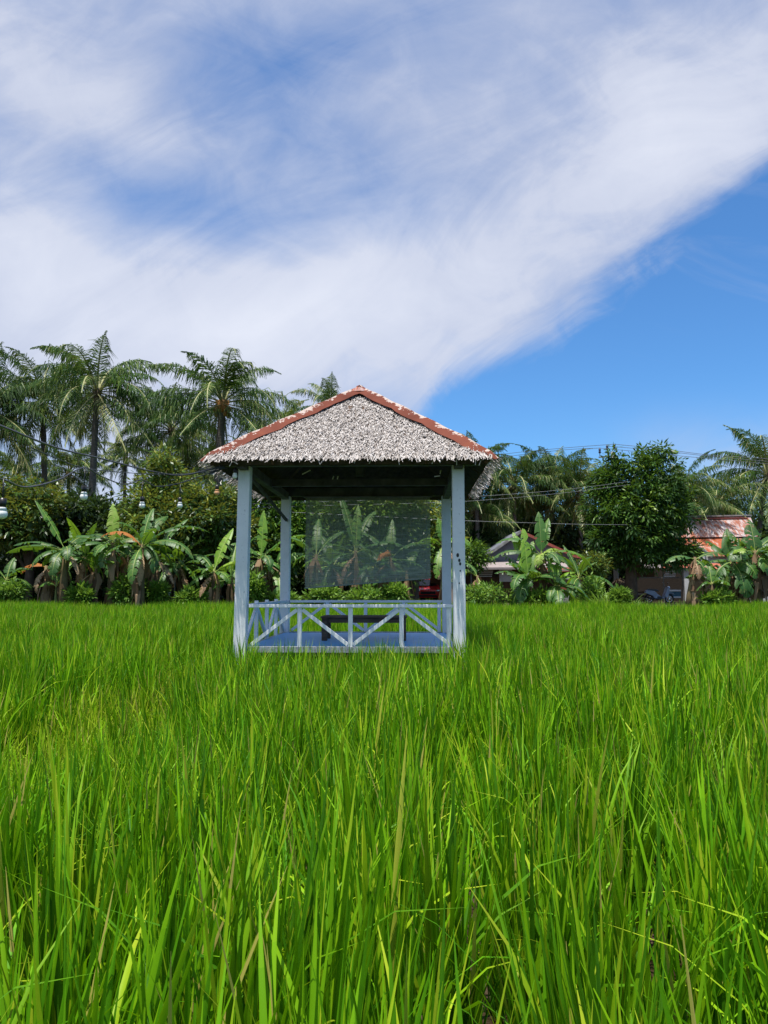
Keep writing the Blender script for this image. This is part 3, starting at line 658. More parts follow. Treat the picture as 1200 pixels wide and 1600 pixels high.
# ------------------------------------------------------------ palms
def frond(b, r, base, az, el, L, droop, lw=.05, ll=.95, n=44, tint=(.2, .8), dead=False):
    """one feather leaf: midrib + hanging leaflets"""
    S = 14; p = np.array(base, float); pts = [p.copy()]; tan = []
    h = np.array([math.cos(az), math.sin(az), 0]); sv = np.array([-math.sin(az), math.cos(az), 0]); tw = r.normal(0, .25)
    for k in range(S):
        t = k/S; e = el - droop*t**1.3; d = h*math.cos(e) + np.array([0, 0, math.sin(e)]) + sv*tw*t*.5; d /= np.linalg.norm(d)
        tan.append(d); p = p + d*L/S; pts.append(p.copy())
    tan.append(tan[-1]); pts = np.array(pts); tan = np.array(tan)
    tt = np.linspace(.13, .995, n); idx = tt*S; i0 = np.minimum(idx.astype(int), S-1); fr = (idx-i0)[:, None]
    pos = pts[i0]*(1-fr)+pts[i0+1]*fr; tg = tan[i0]
    ln = r.uniform(.75, 1.12, n)*ll*np.clip(np.sin(np.clip(tt*1.02+.10, 0, 1)*PI)**.55, .15, 1)*(1-.25*tt)
    nr = np.cross(tg, sv); nr /= np.linalg.norm(nr, axis=1)[:, None]; nr *= np.sign(nr[:, 2:3]+1e-6)
    for s in (-1, 1):
        ang = r.normal(0, .10, n); lift = r.normal(.10, .18, n) 
        d1 = tg*(.95+2.2*ang+.9*tt**4)[:, None] + r.normal(0, .13, (n, 3)) + s*sv + nr*lift[:, None] + np.array([0, 0, -1.0])*r.uniform(.2, .7, n)[:, None]
        d1 /= np.linalg.norm(d1, axis=1)[:, None]
        d2 = d1*.6 + np.array([0, 0, -1.0])*r.uniform(.8, 2.2, n)[:, None] + r.normal(0, .22, (n, 3)); d2 /= np.linalg.norm(d2, axis=1)[:, None]
        m = pos + d1*(ln*.5)[:, None]; e = m + d2*(ln*.5)[:, None]; w = (lw*r.uniform(.7, 1.2, n))[:, None]
        q1 = np.stack([pos - tg*w*.3, pos + tg*w*.3, m + tg*w*.5, m - tg*w*.5], 1); q2 = np.stack([m - tg*w*.5, m + tg*w*.5, e + tg*w*.12, e - tg*w*.12], 1)
        ln = ln; tn = np.clip(r.uniform(tint[0], tint[1]) + r.normal(0, .2, n), 0, .95); b.addq(q1, tn); b.addq(q2, tn)
    rr = np.linspace(.06, .010, S+1); wv = sv
    V = []; F = []
    for k in range(S+1): V += [pts[k]+wv*rr[k], pts[k]-nr[0]*rr[k]*.8, pts[k]-wv*rr[k]]
    for k in range(S): o = 3*k; F += [(o, o+3, o+4, o+1), (o+1, o+4, o+5, o+2), (o+2, o+5, o+3, o)]
    b.add(V, F, .93)
def palm_crown(seed, nf=34, L=4.6, m='palm', dead=2, young=.3):
    r = np.random.RandomState(seed); b = MB()
    for i in range(nf):
        f = i/(nf-1); az = i*2.39996 + r.normal(0, .3)
        el = math.radians(76 - 118*f**.9 + r.normal(0, 9)); dr = (1.0 + .8*(1-abs(f-.4))) + r.normal(0, .25)
        if f > .7: dr = .55
        frond(b, r, (.12*math.cos(az), .12*math.sin(az), -.35*f), az, el, L*(.72+.34*math.sin(min(1, f*1.5+.25)*PI/2))*r.uniform(.9, 1.08), dr, .052, L*.27, 84, (.1, .75) if f < .8 else (.35, .9))
    for i in range(dead):
        az = r.uniform(0, 2*PI); frond(b, r, (0, 0, -.45), az, math.radians(-55), L*.7, .5, .04, .6, 30, (.9, 1.0))
    return b.mesh('crown')
CROWNS = [palm_crown(s) for s in (12, 2, 23, 4)] + [palm_crown(5, 22, 3.6)]
CB = palm_crown(9, 22, 4.2, dead=0)
def palm(px, py, Y, scale, ci, label, lean=0.0, rz=None, tr=.17, bright=False, nuts=False, group='coconut palms behind the field'):
    c = at(px, py, Y); zb = LAND-.1; base = Vector((c.x - lean, c.y + .3, zb)); root = empty('coconut_palm', base); tag(root, label, 'palm tree', group)
    b = MB(); n = 16; H = c.z-zb; pts = []; rr = []
    for i in range(n+1):
        t = i/n; pts.append((lean*t**1.6, -.3*t, H*t)); rr.append(tr*(1.55 if i == 0 else 1.12-.38*t) + (.02 if i % 2 else 0))
    b.tube(pts, rr, 10); b.build('trunk', 'bark', root, True)
    me = CB if bright else CROWNS[ci]
    o = bpy.data.objects.new('crown', me); col.objects.link(o)
    if not me.materials: me.materials.append(M['palm_bright' if bright else 'palm'])
    o.parent = root; o.location = (lean, -.3, H); o.scale = (scale,)*3; o.rotation_euler = (0, 0, rz if rz is not None else random.uniform(0, 6.28))
    b = MB(); r = random.Random(int(px))
    for i in range(9 if nuts else 5):
        a = r.uniform(0, 6.28); b.sphere((lean+.34*math.cos(a), -.3+.34*math.sin(a), H-.55-r.uniform(0, .35)), .13*(1.1 if nuts else 1), 8, 6, (1, 1, 1.2))
    b.tube([(lean, -.3, H-.75), (lean, -.3, H-.1)], [tr*.9, tr*1.5], 8)
    b.build('coconut_bunch', 'nut' if nuts else 'stem', root, True)
    return root
palms = [
 (152, 606, 44, 1.10, 0, 'tallest coconut palm, its dark trunk rising straight at the left', 0.2, .5, .2, False, False),
 (66, 622, 50, 1.14, 1, 'tall coconut palm just left of the tallest one', -.6, 1.2, .2, False, False),
 (-22, 632, 46, 1.2, 2, 'coconut palm cut by the left edge with fronds reaching in', 0, 2.0, .2, False, False),
 (268, 668, 50, 1.0, 3, 'coconut palm between the two tallest crowns, slightly lower', .5, 3.0, .18, False, False),
 (348, 624, 40, 1.04, 0, 'coconut palm with orange nuts and pale thick trunk beside the gazebo roof', .3, 4.1, .25, False, True),
 (440, 662, 58, .92, 1, 'bright yellow green palm peeking over the left roof slope', 0, .3, .16, True, False),
 (518, 640, 62, .95, 2, 'palm tip showing just left of the roof apex', 0, 1.4, .16, False, False),
 (745, 722, 56, .82, 3, 'palm peeking over the right roof corner', 0, 2.2, .16, False, False),
 (803, 752, 58, 1.06, 0, 'grey green palm right of the roof corner with hanging fronds', 0, 5.2, .17, False, False),
 (862, 748, 60, 1.0, 1, 'middle palm of the row between the gazebo and the mango tree', 0, .9, .17, False, False),
 (906, 765, 58, .94, 2, 'palm touching the left side of the big mango tree', 0, 3.6, .17, False, False),
 (1068, 762, 56, .88, 3, 'palm whose fronds stick out behind the mango tree on its right', 0, 5.9, .17, False, False),
 (1122, 782, 60, .92, 0, 'palm rising right behind the ridge of the rusty roof', 0, 1.7, .17, False, False),
 (1200, 738, 62, 1.38, 1, 'large dark palm at the right edge with long drooping fronds', 1.4, 2.9, .2, False, False),
 (28, 745, 56, .95, 3, 'low dark palm under the leftmost crowns', 0, 1.1, .17, False, False),
 (108, 735, 58, .85, 2, 'palm hidden low behind the tallest palm trunk', 0, .2, .17, False, False),
 (196, 712, 62, .82, 4, 'slim trunked palm between the tallest palm and its right neighbour', 0, 2.4, .15, False, False),
 (308, 730, 56, .85, 1, 'dark palm low behind the palm with orange nuts', 0, 4.4, .16, False, False),
 (400, 735, 60, .9, 3, 'palm behind the front left post under the eave', 0, 3.1, .16, False, False),
 (478, 806, 44, .62, 4, 'small palm seen beside the top left of the blind', 0, 1.0, .14, False, False),
 (560, 790, 50, .85, 0, 'palm seen through the middle of the blind', 0, .4, .16, False, False),
 (650, 800, 48, .80, 2, 'palm seen through the right side of the blind', 0, 5.5, .16, False, False),
 (742, 796, 57, 1.0, 3, 'low palm right of the gazebo with long pale hanging fronds', 0, 2.7, .16, False, False),
 (842, 805, 62, .8, 0, 'dark palm low behind the grey gabled house', 0, 2.0, .16, False, False),
]
for (px, py, Y, sc, ci, lab, lean, rz, tr, br, nuts) in palms: palm(px, py, Y, sc, ci, lab, lean, rz, tr, br, nuts)

# ------------------------------------------------------------ broadleaf crowns
def leafcloud(b, r, lobes, ncl, per, ll, lw, cr, tint, droop=.5, flush=.0, shell=.55):
    """clusters of leaf-sized blades through lobed volume"""
    lobes = np.array(lobes, float); vol = lobes[:, 3]*lobes[:, 4]*lobes[:, 5]; vol = vol**.8; vol /= vol.sum()
    li = r.choice(len(lobes), ncl, p=vol); d = r.normal(0, 1, (ncl, 3)); d /= np.linalg.norm(d, axis=1)[:, None]
    rad = 1 - (r.rand(ncl)**1.3)*(1-shell) + r.normal(0, .11, ncl)
    inner = r.rand(ncl) < .18; rad[inner] *= r.uniform(.3, .9, inner.sum())
    cc = lobes[li, :3] + d*rad[:, None]*lobes[li, 3:6]
    n = ncl*per; C = np.repeat(cc, per, 0); D = np.repeat(d, per, 0)
    v = r.normal(0, 1, (n, 3)); v /= np.linalg.norm(v, axis=1)[:, None]
    dr = v + D*.5 + np.array([0, 0, -droop]); dr /= np.linalg.norm(dr, axis=1)[:, None]
    P = C + v*cr*r.uniform(.1, 1, n)[:, None]
    L = (ll*r.uniform(.6, 1.25, n))[:, None]; W = (lw*r.uniform(.7, 1.3, n))[:, None]
    up = r.normal(0, .45, (n, 3)) + np.array([0, 0, 1.0]); sd = np.cross(dr, up); sd /= np.linalg.norm(sd, axis=1)[:, None] + 1e-6
    q = np.stack([P, P + dr*L*.45 + sd*W*.5, P + dr*L, P + dr*L*.45 - sd*W*.5], 1)
    base = np.repeat(r.uniform(tint[0], tint[1], ncl) + (r.rand(ncl) < flush)*.4, per)
    b.addq(q, np.clip(base + r.normal(0, .10, n), 0, 1))
def tree(name, px, base_y, Y, lobes, ncl, per, ll, lw, cr, m, tint, label, seed, flush=0, droop=.5, trunk=.22, cat='tree', group=None, limbs=True, deep=.95):
    c = at(px, 900, Y); root = empty(name, (c.x, Y, LAND-.08)); tag(root, label, cat, group); o0 = np.array([c.x, Y, LAND-.08])
    LB = []; k = Y/1200
    for (lx, ly, rx, rz) in lobes:
        p = at(lx, ly, Y); LB.append((p.x-o0[0], random.Random(seed+lx).uniform(-.3, .3)*rx*k, p.z-o0[2], rx*k, rx*k*deep, rz*k))
    rj = np.random.RandomState(seed+500); main = list(LB)
    for l in main:
        for q in range(4):
            a = rj.uniform(0, 2*PI); e = rj.uniform(-.3, 1.3); f = rj.uniform(.25, .45)
            LB.append((l[0]+l[3]*1.0*math.cos(a)*math.cos(e), l[1]+l[4]*.8*math.sin(a)*math.cos(e), l[2]+l[5]*1.0*math.sin(e), l[3]*f, l[4]*f, l[5]*f))
    b = MB(); leafcloud(b, np.random.RandomState(seed), LB, int(ncl*.62), int(per*1.5), ll, lw, cr*1.25, tint, droop, flush); b.build('crown', m, root)
    b = MB(); zc = np.mean([l[2] for l in LB])
    b.tube([(0, 0, 0), (.05, 0, zc*.35), (-.05, 0, zc*.7)], [trunk*1.3, trunk, trunk*.7], 10)
    if limbs:
        for l in main: b.tube([(0, 0, zc*.35), (l[0]*.4, l[1]*.4, zc*.35+(l[2]-zc*.35)*.55), (l[0]*.9, l[1], l[2]+l[5]*.3)], [trunk*.6, trunk*.4, .03], 6)
    b.build('trunk', 'bark2', root, True); return root
# big mango
tree('mango_tree', 985, 940, 43, [(958, 733, 19, 28), (952, 755, 24, 30), (948, 795, 36, 52), (1022, 752, 46, 46), (1046, 800, 36, 56), (992, 812, 58, 58), (1000, 862, 55, 26), (950, 850, 32, 34), (1050, 862, 36, 24), (1078, 815, 14, 16)], 2300, 17, .32, .10, .30, 'mango', (0, .62),
     'big dense dark green mango tree with two humped crown left of the rusty roof', 3, .10, .6, .3)
tree('leafy_tree', 45, 940, 40, [(20, 790, 50, 40), (80, 800, 50, 42), (50, 828, 70, 30), (-40, 810, 60, 50)], 1500, 17, .32, .12, .36, 'flush', (0, .5), 'shady tree with yellowish leaf tips behind the leftmost banana plant', 11, .06, .5, deep=1.9)
tree('leafy_tree', 262, 940, 38, [(262, 745, 34, 32), (235, 790, 40, 40), (285, 800, 46, 46), (255, 828, 60, 34)], 1500, 17, .27, .10, .34, 'flush', (.05, .65), 'yellow flowering tree behind the third and fourth bulbs', 12, .28, .4, deep=1.9)
tree('leafy_tree', 338, 940, 37, [(342, 795, 34, 34), (325, 828, 48, 36), (370, 835, 34, 38)], 1100, 17, .27, .10, .34, 'flush', (0, .55), 'bushy tree with yellow tips just left of the front left post', 13, .12, .4, deep=1.9)
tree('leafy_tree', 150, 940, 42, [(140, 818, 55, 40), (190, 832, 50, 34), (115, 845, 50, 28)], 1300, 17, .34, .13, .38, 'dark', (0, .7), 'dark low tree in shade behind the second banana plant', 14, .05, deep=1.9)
tree('leafy_tree', 440, 940, 39, [(410, 800, 40, 40), (455, 830, 45, 55), (425, 875, 45, 45)], 1000, 16, .30, .11, .36, 'mango', (.1, .8), 'green tree seen between the two left posts', 15, .14)
tree('leafy_tree', 560, 940, 42, [(520, 820, 45, 45), (580, 800, 45, 45), (560, 865, 65, 45)], 1100, 16, .30, .11, .36, 'mango', (.1, .85), 'green tree seen through the left half of the blind', 16, .2)
tree('leafy_tree', 640, 940, 43, [(635, 800, 42, 45), (670, 850, 45, 45), (620, 880, 40, 35)], 1000, 16, .30, .11, .36, 'flush', (.1, .65), 'yellow tipped tree seen through the right half of the blind', 17, .2)
tree('leafy_tree', 712, 940, 46, [(720, 868, 28, 22), (745, 870, 22, 18)], 300, 16, .26, .085, .34, 'mango', (.1, .8), 'small round tree right of the front right post against the dark grove', 18, .15)
tree('leafy_tree', 925, 940, 39, [(925, 885, 22, 16), (918, 905, 24, 18), (905, 890, 12, 10)], 260, 16, .20, .07, .24, 'flush', (.2, .65), 'small spreading tree with light green tips left of the mango trunk', 19, .2, .1, .06)

# far wood
def wood():
    r = np.random.RandomState(77); b = MB(); L = []
    for x in np.arange(-62, 64, 3.2):
        h = 7.2 if x < -8 else 9.6
        h += r.uniform(-1.2, .8)
        L.append((x + r.uniform(-1, 1), 72 + r.uniform(-4, 6), h*.5, 3.0, 3.0, h*.52))
    leafcloud(b, r, L, 12000, 9, .75, .36, .7, (0, .8), .5, .04, .7)
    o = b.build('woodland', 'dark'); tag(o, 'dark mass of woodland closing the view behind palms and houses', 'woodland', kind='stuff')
    b = MB(); L = []
    for x in np.arange(-26, 22, 1.5):
        if -.4 < x: continue
        L.append((x, 43 + r.uniform(-1, 2), LAND+1.1, 1.2, 1.6, 1.6))
    leafcloud(b, r, L, 3400, 12, .42, .18, .4, (0, .8), .5, .03, .5)
    for x in np.arange(-38, 50, 2.6):
        h = r.uniform(4.5, 6.2); Lx = [(x, 59 + r.uniform(-2, 3), LAND + h*.5, 2.0, 2.2, h*.5)]; leafcloud(b, r, Lx, 300, 10, .6, .28, .6, (0, .7), .5, .03, .6)
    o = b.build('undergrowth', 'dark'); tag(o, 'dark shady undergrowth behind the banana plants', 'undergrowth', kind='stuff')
wood()

# ------------------------------------------------------------ banana plants
def banana_leaf(r, az, el, L, W, droop, tint, torn=.35, twist=0):
    S = 20; b = MB(); rib = MB(); h = np.array([math.cos(az), math.sin(az), 0]); sv = np.array([-math.sin(az), math.cos(az), 0]); Z = np.array([0, 0, 1.0])
    p = np.zeros(3); pts = [p.copy()]; tn = []
    pet = .14
    for k in range(S):
        t = k/S; e = el - droop*max(0, t-.08)**1.25; d = h*math.cos(e) + Z*math.sin(e); tn.append(d); p = p + d*L/S; pts.append(p.copy())
    tn.append(tn[-1])
    def wid(t):
        if t < pet: return .01
        q = (t-pet)/(1-pet); return W*.5*(math.sin(min(1, q*2.2+.12)*PI/2)*(1-q**3.2)**.8 + .0) + .01
    ct, st = math.cos(twist), math.sin(twist); sv2 = sv*ct + np.cross(h, sv)*st
    for s in (-1, 1):
        grp = 0; ph = 0.0; sag = r.uniform(.25, .5)
        for k in range(2, S):
            t0, t1 = k/S, (k+1)/S
            gap = .0
            if r.rand() < torn: ph = r.normal(0, .22); gap = .3; sag = r.uniform(.2, 1.3)
            n0 = np.cross(tn[k], sv2)*1.0; n0 = n0/np.linalg.norm(n0); n0 = n0 if n0[2] > 0 else -n0
            def outer(t, i, w, f): 
                bx = pts[i]; o1 = bx + (s*sv2 + n0*(.22) + tn[i]*(.10+ph))*w*.55*f; 
                o2 = o1 + (s*sv2*.85 - Z*sag - n0*.05 + tn[i]*(.10+ph*1.4))*w*.5*f; return o1, o2
            w0, w1 = wid(t0), wid(t1); a = pts[k]*(1-gap*.5)+pts[k+1]*gap*.5
            o1a, o2a = outer(t0, k, w0, 1); o1b, o2b = outer(t1, k+1, w1, 1)
            if gap: o2a = o2a*.72+o2b*.28; o1a = o1a*.86+o1b*.14
            tt = float(np.clip(tint + r.normal(0, .05), 0, .95))
            b.add([pts[k], o1a, o2a, pts[k+1], o1b, o2b], [(0, 1, 4, 3), (1, 2, 5, 4)], tt)
    rr = np.linspace(.035, .006, S+1); V = []; F = []
    for k in range(S+1): V += [pts[k]+sv*rr[k], pts[k]+Z*rr[k]*.35, pts[k]-sv*rr[k], pts[k]-Z*rr[k]*1.2]
    for k in range(S):
        o = 4*k; F += [(o+j, o+4+j, o+4+(j+1) % 4, o+(j+1) % 4) for j in range(4)]
    b.add(V, F, 1.0)
    return b
def dry_skirt(b, r, H, n, R=.22, z0=.3):
    for i in range(n):
        a = r.uniform(0, 2*PI); z = H*r.uniform(z0, 1.0); L = min(z-.05, r.uniform(.5, 1.3)); w = r.uniform(.05, .16); c = np.array([math.cos(a), math.sin(a), 0]); s = np.array([-math.sin(a), math.cos(a), 0])
        P = [c*.12+np.array([0, 0, z]), c*(R*r.uniform(.8, 1.5))+np.array([0, 0, z-L*.35]), c*(R*r.uniform(.7, 1.6))+np.array([0, 0, z-L])+s*r.normal(0, .1)]
        V = []
        for k, p in enumerate(P): ww = w*(.5, 1, .5)[k]; V += [p - s*ww + c*r.normal(0, .03), p + s*ww]
        b.add(V, [(0, 1, 3, 2), (2, 3, 5, 4)], float(r.rand()))
def banana(px, cy, Y, label, leaves, seed, sr=.14, dry=10, green=False, base=None, W=.50, group='banana plants along the field edge', orange=None, lean=0):
    c = at(px, cy, Y); zb = LAND-.1 if Y > 31.3 else .1; H = c.z-zb; r = np.random.RandomState(seed)
    root = empty('banana_plant', (c.x, Y, zb)); tag(root, label, 'banana plant', group)
    b = MB(); b.tube([(-lean, 0, 0), (-lean*.8, 0, H*.3), (-lean*.3, 0, H*.7), (0, 0, H*1.02)], [sr*1.25, sr*1.05, sr*.8, sr*.45], 10); b.build('stem', 'stem_green' if green else 'stem', root, True)
    if dry:
        b = MB(); dry_skirt(b, r, H*1.0, dry, sr*1.7); b.build('dry_leaf', 'dry', root)
    if len(leaves) >= 7: leaves = list(leaves) + [(r.uniform(0, 360), r.uniform(-35, 25), r.uniform(1.2, 1.9), r.uniform(.9, 1.6), r.uniform(.1, .5)) for _ in range(4)]
    if dry:
        for q in range(min(4, 1+dry//6)):
            lb = banana_leaf(r, r.uniform(0, 2*PI), math.radians(r.uniform(-60, -20)), min(H*.8, r.uniform(1.0, 1.7)), .3, r.uniform(.8, 1.6), r.uniform(.2, .9), .8)
            o = lb.build('dry_leaf', 'dry', root, True); o.location = (0, 0, H*.93)
    for i, l in enumerate(leaves):
        az, el, L, droop, tint = l[:5]; L *= 1.04*r.uniform(.88, 1.12); droop = droop*1.1 + r.uniform(0, .35); az += r.normal(0, 8)
        lb = banana_leaf(r, math.radians(az), math.radians(el), L, W*r.uniform(.85, 1.1), droop, tint, .55, l[5] if len(l) > 5 else r.normal(0, .3))
        o = lb.build('leaf', 'banana' if not (orange and i in orange) else 'dry_orange', root, True); o.location = (0, 0, H*.98)
    return root
def rnd_leaves(seed, n, L=2.2, bright=.4, lo=-5, hi=80):
    r = np.random.RandomState(seed); out = []
    for i in range(n):
        f = (i+.5)/n; out.append((i*137.5+r.normal(0, 12), hi-(hi-lo)*f+r.normal(0, 6), L*r.uniform(.8, 1.1)*(1 if f > .15 else .75), .5+1.3*f+r.normal(0, .15), float(np.clip(r.normal(bright, .18), 0, .85))))
    return out
# az 0 = right, 180 = left, 270 = towards camera, 90 = away
banana(102, 858, 31.6, 'banana plant with one big torn leaf pointing up left, at far left', [(165, 62, 2.5, .25, .5), (182, 22, 2.3, .55, .25), (200, 12, 2.1, .6, .2), (350, 35, 1.9, .9, .3), (10, 10, 1.3, 1.6, .4), (230, 0, 1.5, 1.2, .3), (300, 20, 1.4, 1.6, .35), (150, -5, 1.6, .8, .2), (80, 40, 1.8, .9, .3)], 31, .17, 8)
banana(72, 885, 32.4, 'dead looking banana stem with brown hanging leaves beside the far left plant', [(170, 20, 1.4, 1.4, .2), (20, 10, 1.2, 1.6, .25)], 32, .12, 26, orange=[0])
banana(176, 850, 31.8, 'banana plant with an upright yellow green new leaf, left group', [(115, 84, 1.9, .12, .86), (178, 28, 2.4, .9, .25), (195, 12, 2.0, 1.1, .3), (150, 40, 1.9, 1.2, .2), (10, 30, 1.8, 1.5, .3), (250, 5, 1.4, 1.3, .5), (320, 20, 1.5, 1.8, .3), (90, 30, 1.9, 1.2, .3)], 33, .15, 14)
banana(150, 888, 31.9, 'short banana plant below the upright new leaf', [(190, 50, 1.3, 1.4, .5), (350, 40, 1.2, 1.4, .6), (270, 60, 1.1, 1.0, .6), (90, 50, 1.2, 1.0, .4)], 34, .10, 8)
banana(222, 852, 31.3, 'banana plant with long leaves arching right toward the gazebo', [(10, 42, 2.9, 1.3, .2), (345, 20, 2.3, 1.5, .35), (20, -5, 2.0, 1.5, .25), (170, 45, 1.9, 1.3, .3), (185, 10, 1.8, 1.2, .3), (280, -20, 2.0, 1.0, .5, .3), (95, 75, 1.9, .4, .45), (60, 60, 2.0, .6, .35), (320, 50, 1.5, .7, .45), (230, 60, 1.5, .9, .3)], 35, .16, 16, orange=[3])
banana(243, 868, 32.2, 'banana plant hidden behind the arching leaves, with upper leaf against the yellow tree', [(30, 62, 2.2, .5, .35), (150, 75, 2.0, .3, .3), (350, 10, 1.7, 1.5, .3), (200, 20, 1.7, 1.3, .3), (10, -20, 1.6, .9, .3)], 36, .14, 10)
banana(334, 893, 31.7, 'young banana plant just left of the front left post, light green upper leaf', [(20, 30, 1.5, .7, .85), (60, 68, 2.0, .3, .78), (150, 55, 1.3, .8, .4), (190, 20, 1.1, 1.3, .3), (330, 5, 1.1, 1.4, .5), (250, 30, .9, 1.4, .4), (100, 40, 1.3, 1.0, .3)], 37, .11, 7)
banana(362, 905, 31.9, 'low banana plant with yellow green leaf half hidden by the front left post', [(160, 35, 1.3, .8, .8), (90, 70, 1.6, .4, .6), (20, 30, 1.2, 1.2, .6), (200, 0, 1.0, 1.2, .5)], 38, .10, 5)
banana(408, 872, 31.8, 'banana plant with shaggy brown stem seen between the two left posts', [(95, 84, 2.0, .15, .7), (25, 45, 2.3, .5, .5), (175, 20, 1.4, 1.4, .45), (10, -10, 1.4, 1.2, .5), (300, 10, 1.3, 1.7, .6), (60, 40, 1.9, .9, .55), (200, 45, 1.4, 1.0, .5)], 39, .16, 30)
banana(432, 885, 32.3, 'banana plant with big hanging green leaves behind the back left post', [(20, 45, 1.8, 1.4, .6), (170, 50, 1.6, 1.2, .6), (280, -30, 1.9, .8, .62), (60, 60, 1.8, .8, .5), (230, 0, 1.5, 1.0, .6)], 40, .15, 24)
banana(494, 868, 32.0, 'banana plant right of the back left post, one leaf pointing into the blind', [(8, 18, 2.0, 1.2, .35), (170, 50, 1.8, .8, .45), (185, 10, 1.3, 1.4, .3), (80, 70, 1.9, .4, .5), (0, -20, 1.7, .9, .45), (40, 50, 2.0, .7, .4)], 41, .14, 8)
banana(556, 862, 32.2, 'tall banana plant seen through the left part of the blind', [(120, 70, 3.2, .3, .45), (60, 65, 2.9, .5, .5), (10, 30, 2.3, 1.2, .4), (175, 25, 2.3, 1.2, .4), (340, 0, 1.9, 1.3, .4), (200, -5, 1.8, 1.2, .4), (90, 80, 2.2, .2, .6)], 42, .16, 16)
banana(610, 872, 32.0, 'banana plant with withered orange leaf seen through the blind', [(30, 40, 2.3, 1.0, .5), (150, 55, 2.0, .8, .45), (250, 35, 1.2, 1.6, .5), (0, 0, 2.0, 1.0, .45), (190, 0, 1.7, 1.2, .4), (80, 70, 2.1, .4, .5)], 43, .14, 16, orange=[2])
banana(636, 892, 32.0, 'short banana plant behind the lower right of the blind', [(160, 50, 1.7, 1.0, .5), (60, 60, 1.5, .8, .6), (190, 5, 1.5, 1.0, .5), (100, 30, 1.3, 1.0, .6)], 44, .12, 10)
banana(692, 850, 32.2, 'slender banana plant between the blind and the right post', [(80, 76, 1.2, .2, .7), (120, 80, 1.2, .2, .6), (350, 40, 1.2, 1.6, .75), (175, 35, 1.2, 1.6, .7), (260, -40, 1.7, .6, .6), (20, 30, 1.5, 1.5, .6)], 45, .10, 12, green=True)
banana(704, 908, 31.7, 'small banana plant at the foot of the right post, partly in front of the car', [(80, 75, 1.0, .4, .6), (130, 65, .6, 1.1, .5), (20, 55, 1.0, 1.0, .6), (340, 10, .9, 1.2, .5)], 46, .09, 8)
banana(746, 900, 33.0, 'banana plant with one yellowed hanging leaf right of the right post', [(178, 35, 1.2, 1.5, .9), (310, -50, 1.6, .3, .96), (150, 60, 1.1, .9, .5)], 47, .10, 10)
banana(846, 866, 31.7, 'tallest banana plant with a yellow heart and wide spreading leaves before the grey gable', [(172, 48, 2.2, 1.55, .45), (98, 86, 1.9, .2, .45), (55, 66, 1.8, .25, .5), (185, 18, 2.4, .9, .3), (8, 18, 2.7, 1.25, .55), (355, 0, 1.6, 1.0, .4), (250, 10, 1.0, 1.8, .9), (285, 25, 1.1, 1.9, .9), (20, 40, 1.3, 1.6, .85)], 48, .11, 8)
banana(825, 905, 31.3, 'broad bright banana clump below the tallest banana plant', [(95, 84, 1.9, .15, .72), (120, 75, 2.1, .2, .7), (70, 72, 1.8, .25, .6), (150, 55, 1.5, .6, .35), (40, 45, 2.0, .5, .82), (190, 30, 1.4, .9, .3), (350, 20, 1.5, 1.0, .4), (250, 40, 1.1, 1.3, .3), (300, 50, 1.1, 1.3, .4), (270, 10, .9, 1.4, .35), (210, 60, 1.4, 1.1, .4)], 49, .12, 3, True, W=.60)
banana(868, 915, 31.4, 'low leafy banana sucker right of the bright clump', [(60, 70, 1.2, .4, .6), (20, 45, 1.2, .8, .7), (350, 10, 1.4, 1.1, .3), (200, 40, 1.0, 1.1, .3), (280, 40, .9, 1.3, .3), (110, 78, 1.3, .3, .65), (330, 60, 1.0, 1.1, .75)], 50, .10, 2, True)
banana(1086, 872, 31.7, 'dried out banana plant with brown shaggy stem, leaf spread both sides', [(178, 15, 1.3, .9, .35), (5, 25, 1.5, .8, .2), (30, 5, 1.5, 1.2, .35), (300, -30, .9, .8, .3)], 51, .13, 46, lean=.35)
banana(1144, 876, 31.9, 'large banana plant with dark raised leaves before the rusty roof', [(135, 45, 1.6, .3, .25), (40, 50, 1.7, .4, .2), (265, 55, 1.4, 1.7, .85), (195, -15, 1.3, .9, .35), (350, 15, 1.6, 1.2, .3), (80, 78, 1.5, .2, .35), (310, 0, 1.5, 1.4, .35)], 52, .18, 30, W=.8)
banana(1180, 862, 31.6, 'rightmost banana plant with brown bundle of stems at the right edge', [(80, 80, 1.5, .2, .2), (150, 45, 1.2, .5, .3), (30, 40, 2.0, .6, .25), (0, 15, 1.9, .9, .3), (200, 15, 1.6, 1.2, .25), (280, -20, 1.5, 1.2, .5), (320, 30, 1.6, 1.3, .4)], 53, .18, 34, W=.8)
banana(1112, 912, 31.4, 'small green banana sucker between the two right banana plants', [(160, 40, 1.0, 1.1, .35), (20, 50, .9, 1.2, .5), (90, 75, 1.1, .4, .5), (200, 10, .9, 1.2, .35), (300, 30, .8, 1.3, .45)], 54, .09, 3)
for q, (px_, cy_, Y_, lab_) in enumerate([(132, 872, 34.5, 'shaded banana plant set back between far left plant and upright leaf one'), (200, 868, 34.2, 'shaded banana plant set back left of the arching leaves'), (282, 882, 34.6, 'shaded banana plant set back above the low round shrub'),
        (375, 880, 34.4, 'banana plant set back directly behind the front left post'), (520, 884, 34.4, 'banana plant set back behind the left edge of the blind'), (585, 886, 34.8, 'short banana plant set back behind the middle of the blind'), (905, 902, 35.0, 'low banana plant set back left of the mango trunk'), (1160, 885, 34.2, 'shaded banana plant set back between the two big right hand plants')]):
    banana(px_, cy_, Y_, lab_, rnd_leaves(200+q, 9, 2.0, .35, -20, 80), 300+q, .13, 14)
banana(10, 905, 32.0, 'banana sucker cut by the left edge', [(10, 50, 1.3, 1.2, .4), (180, 50, 1.3, 1.2, .3), (90, 70, 1.2, .5, .4), (340, 10, 1.2, 1.0, .3)], 55, .09, 2)
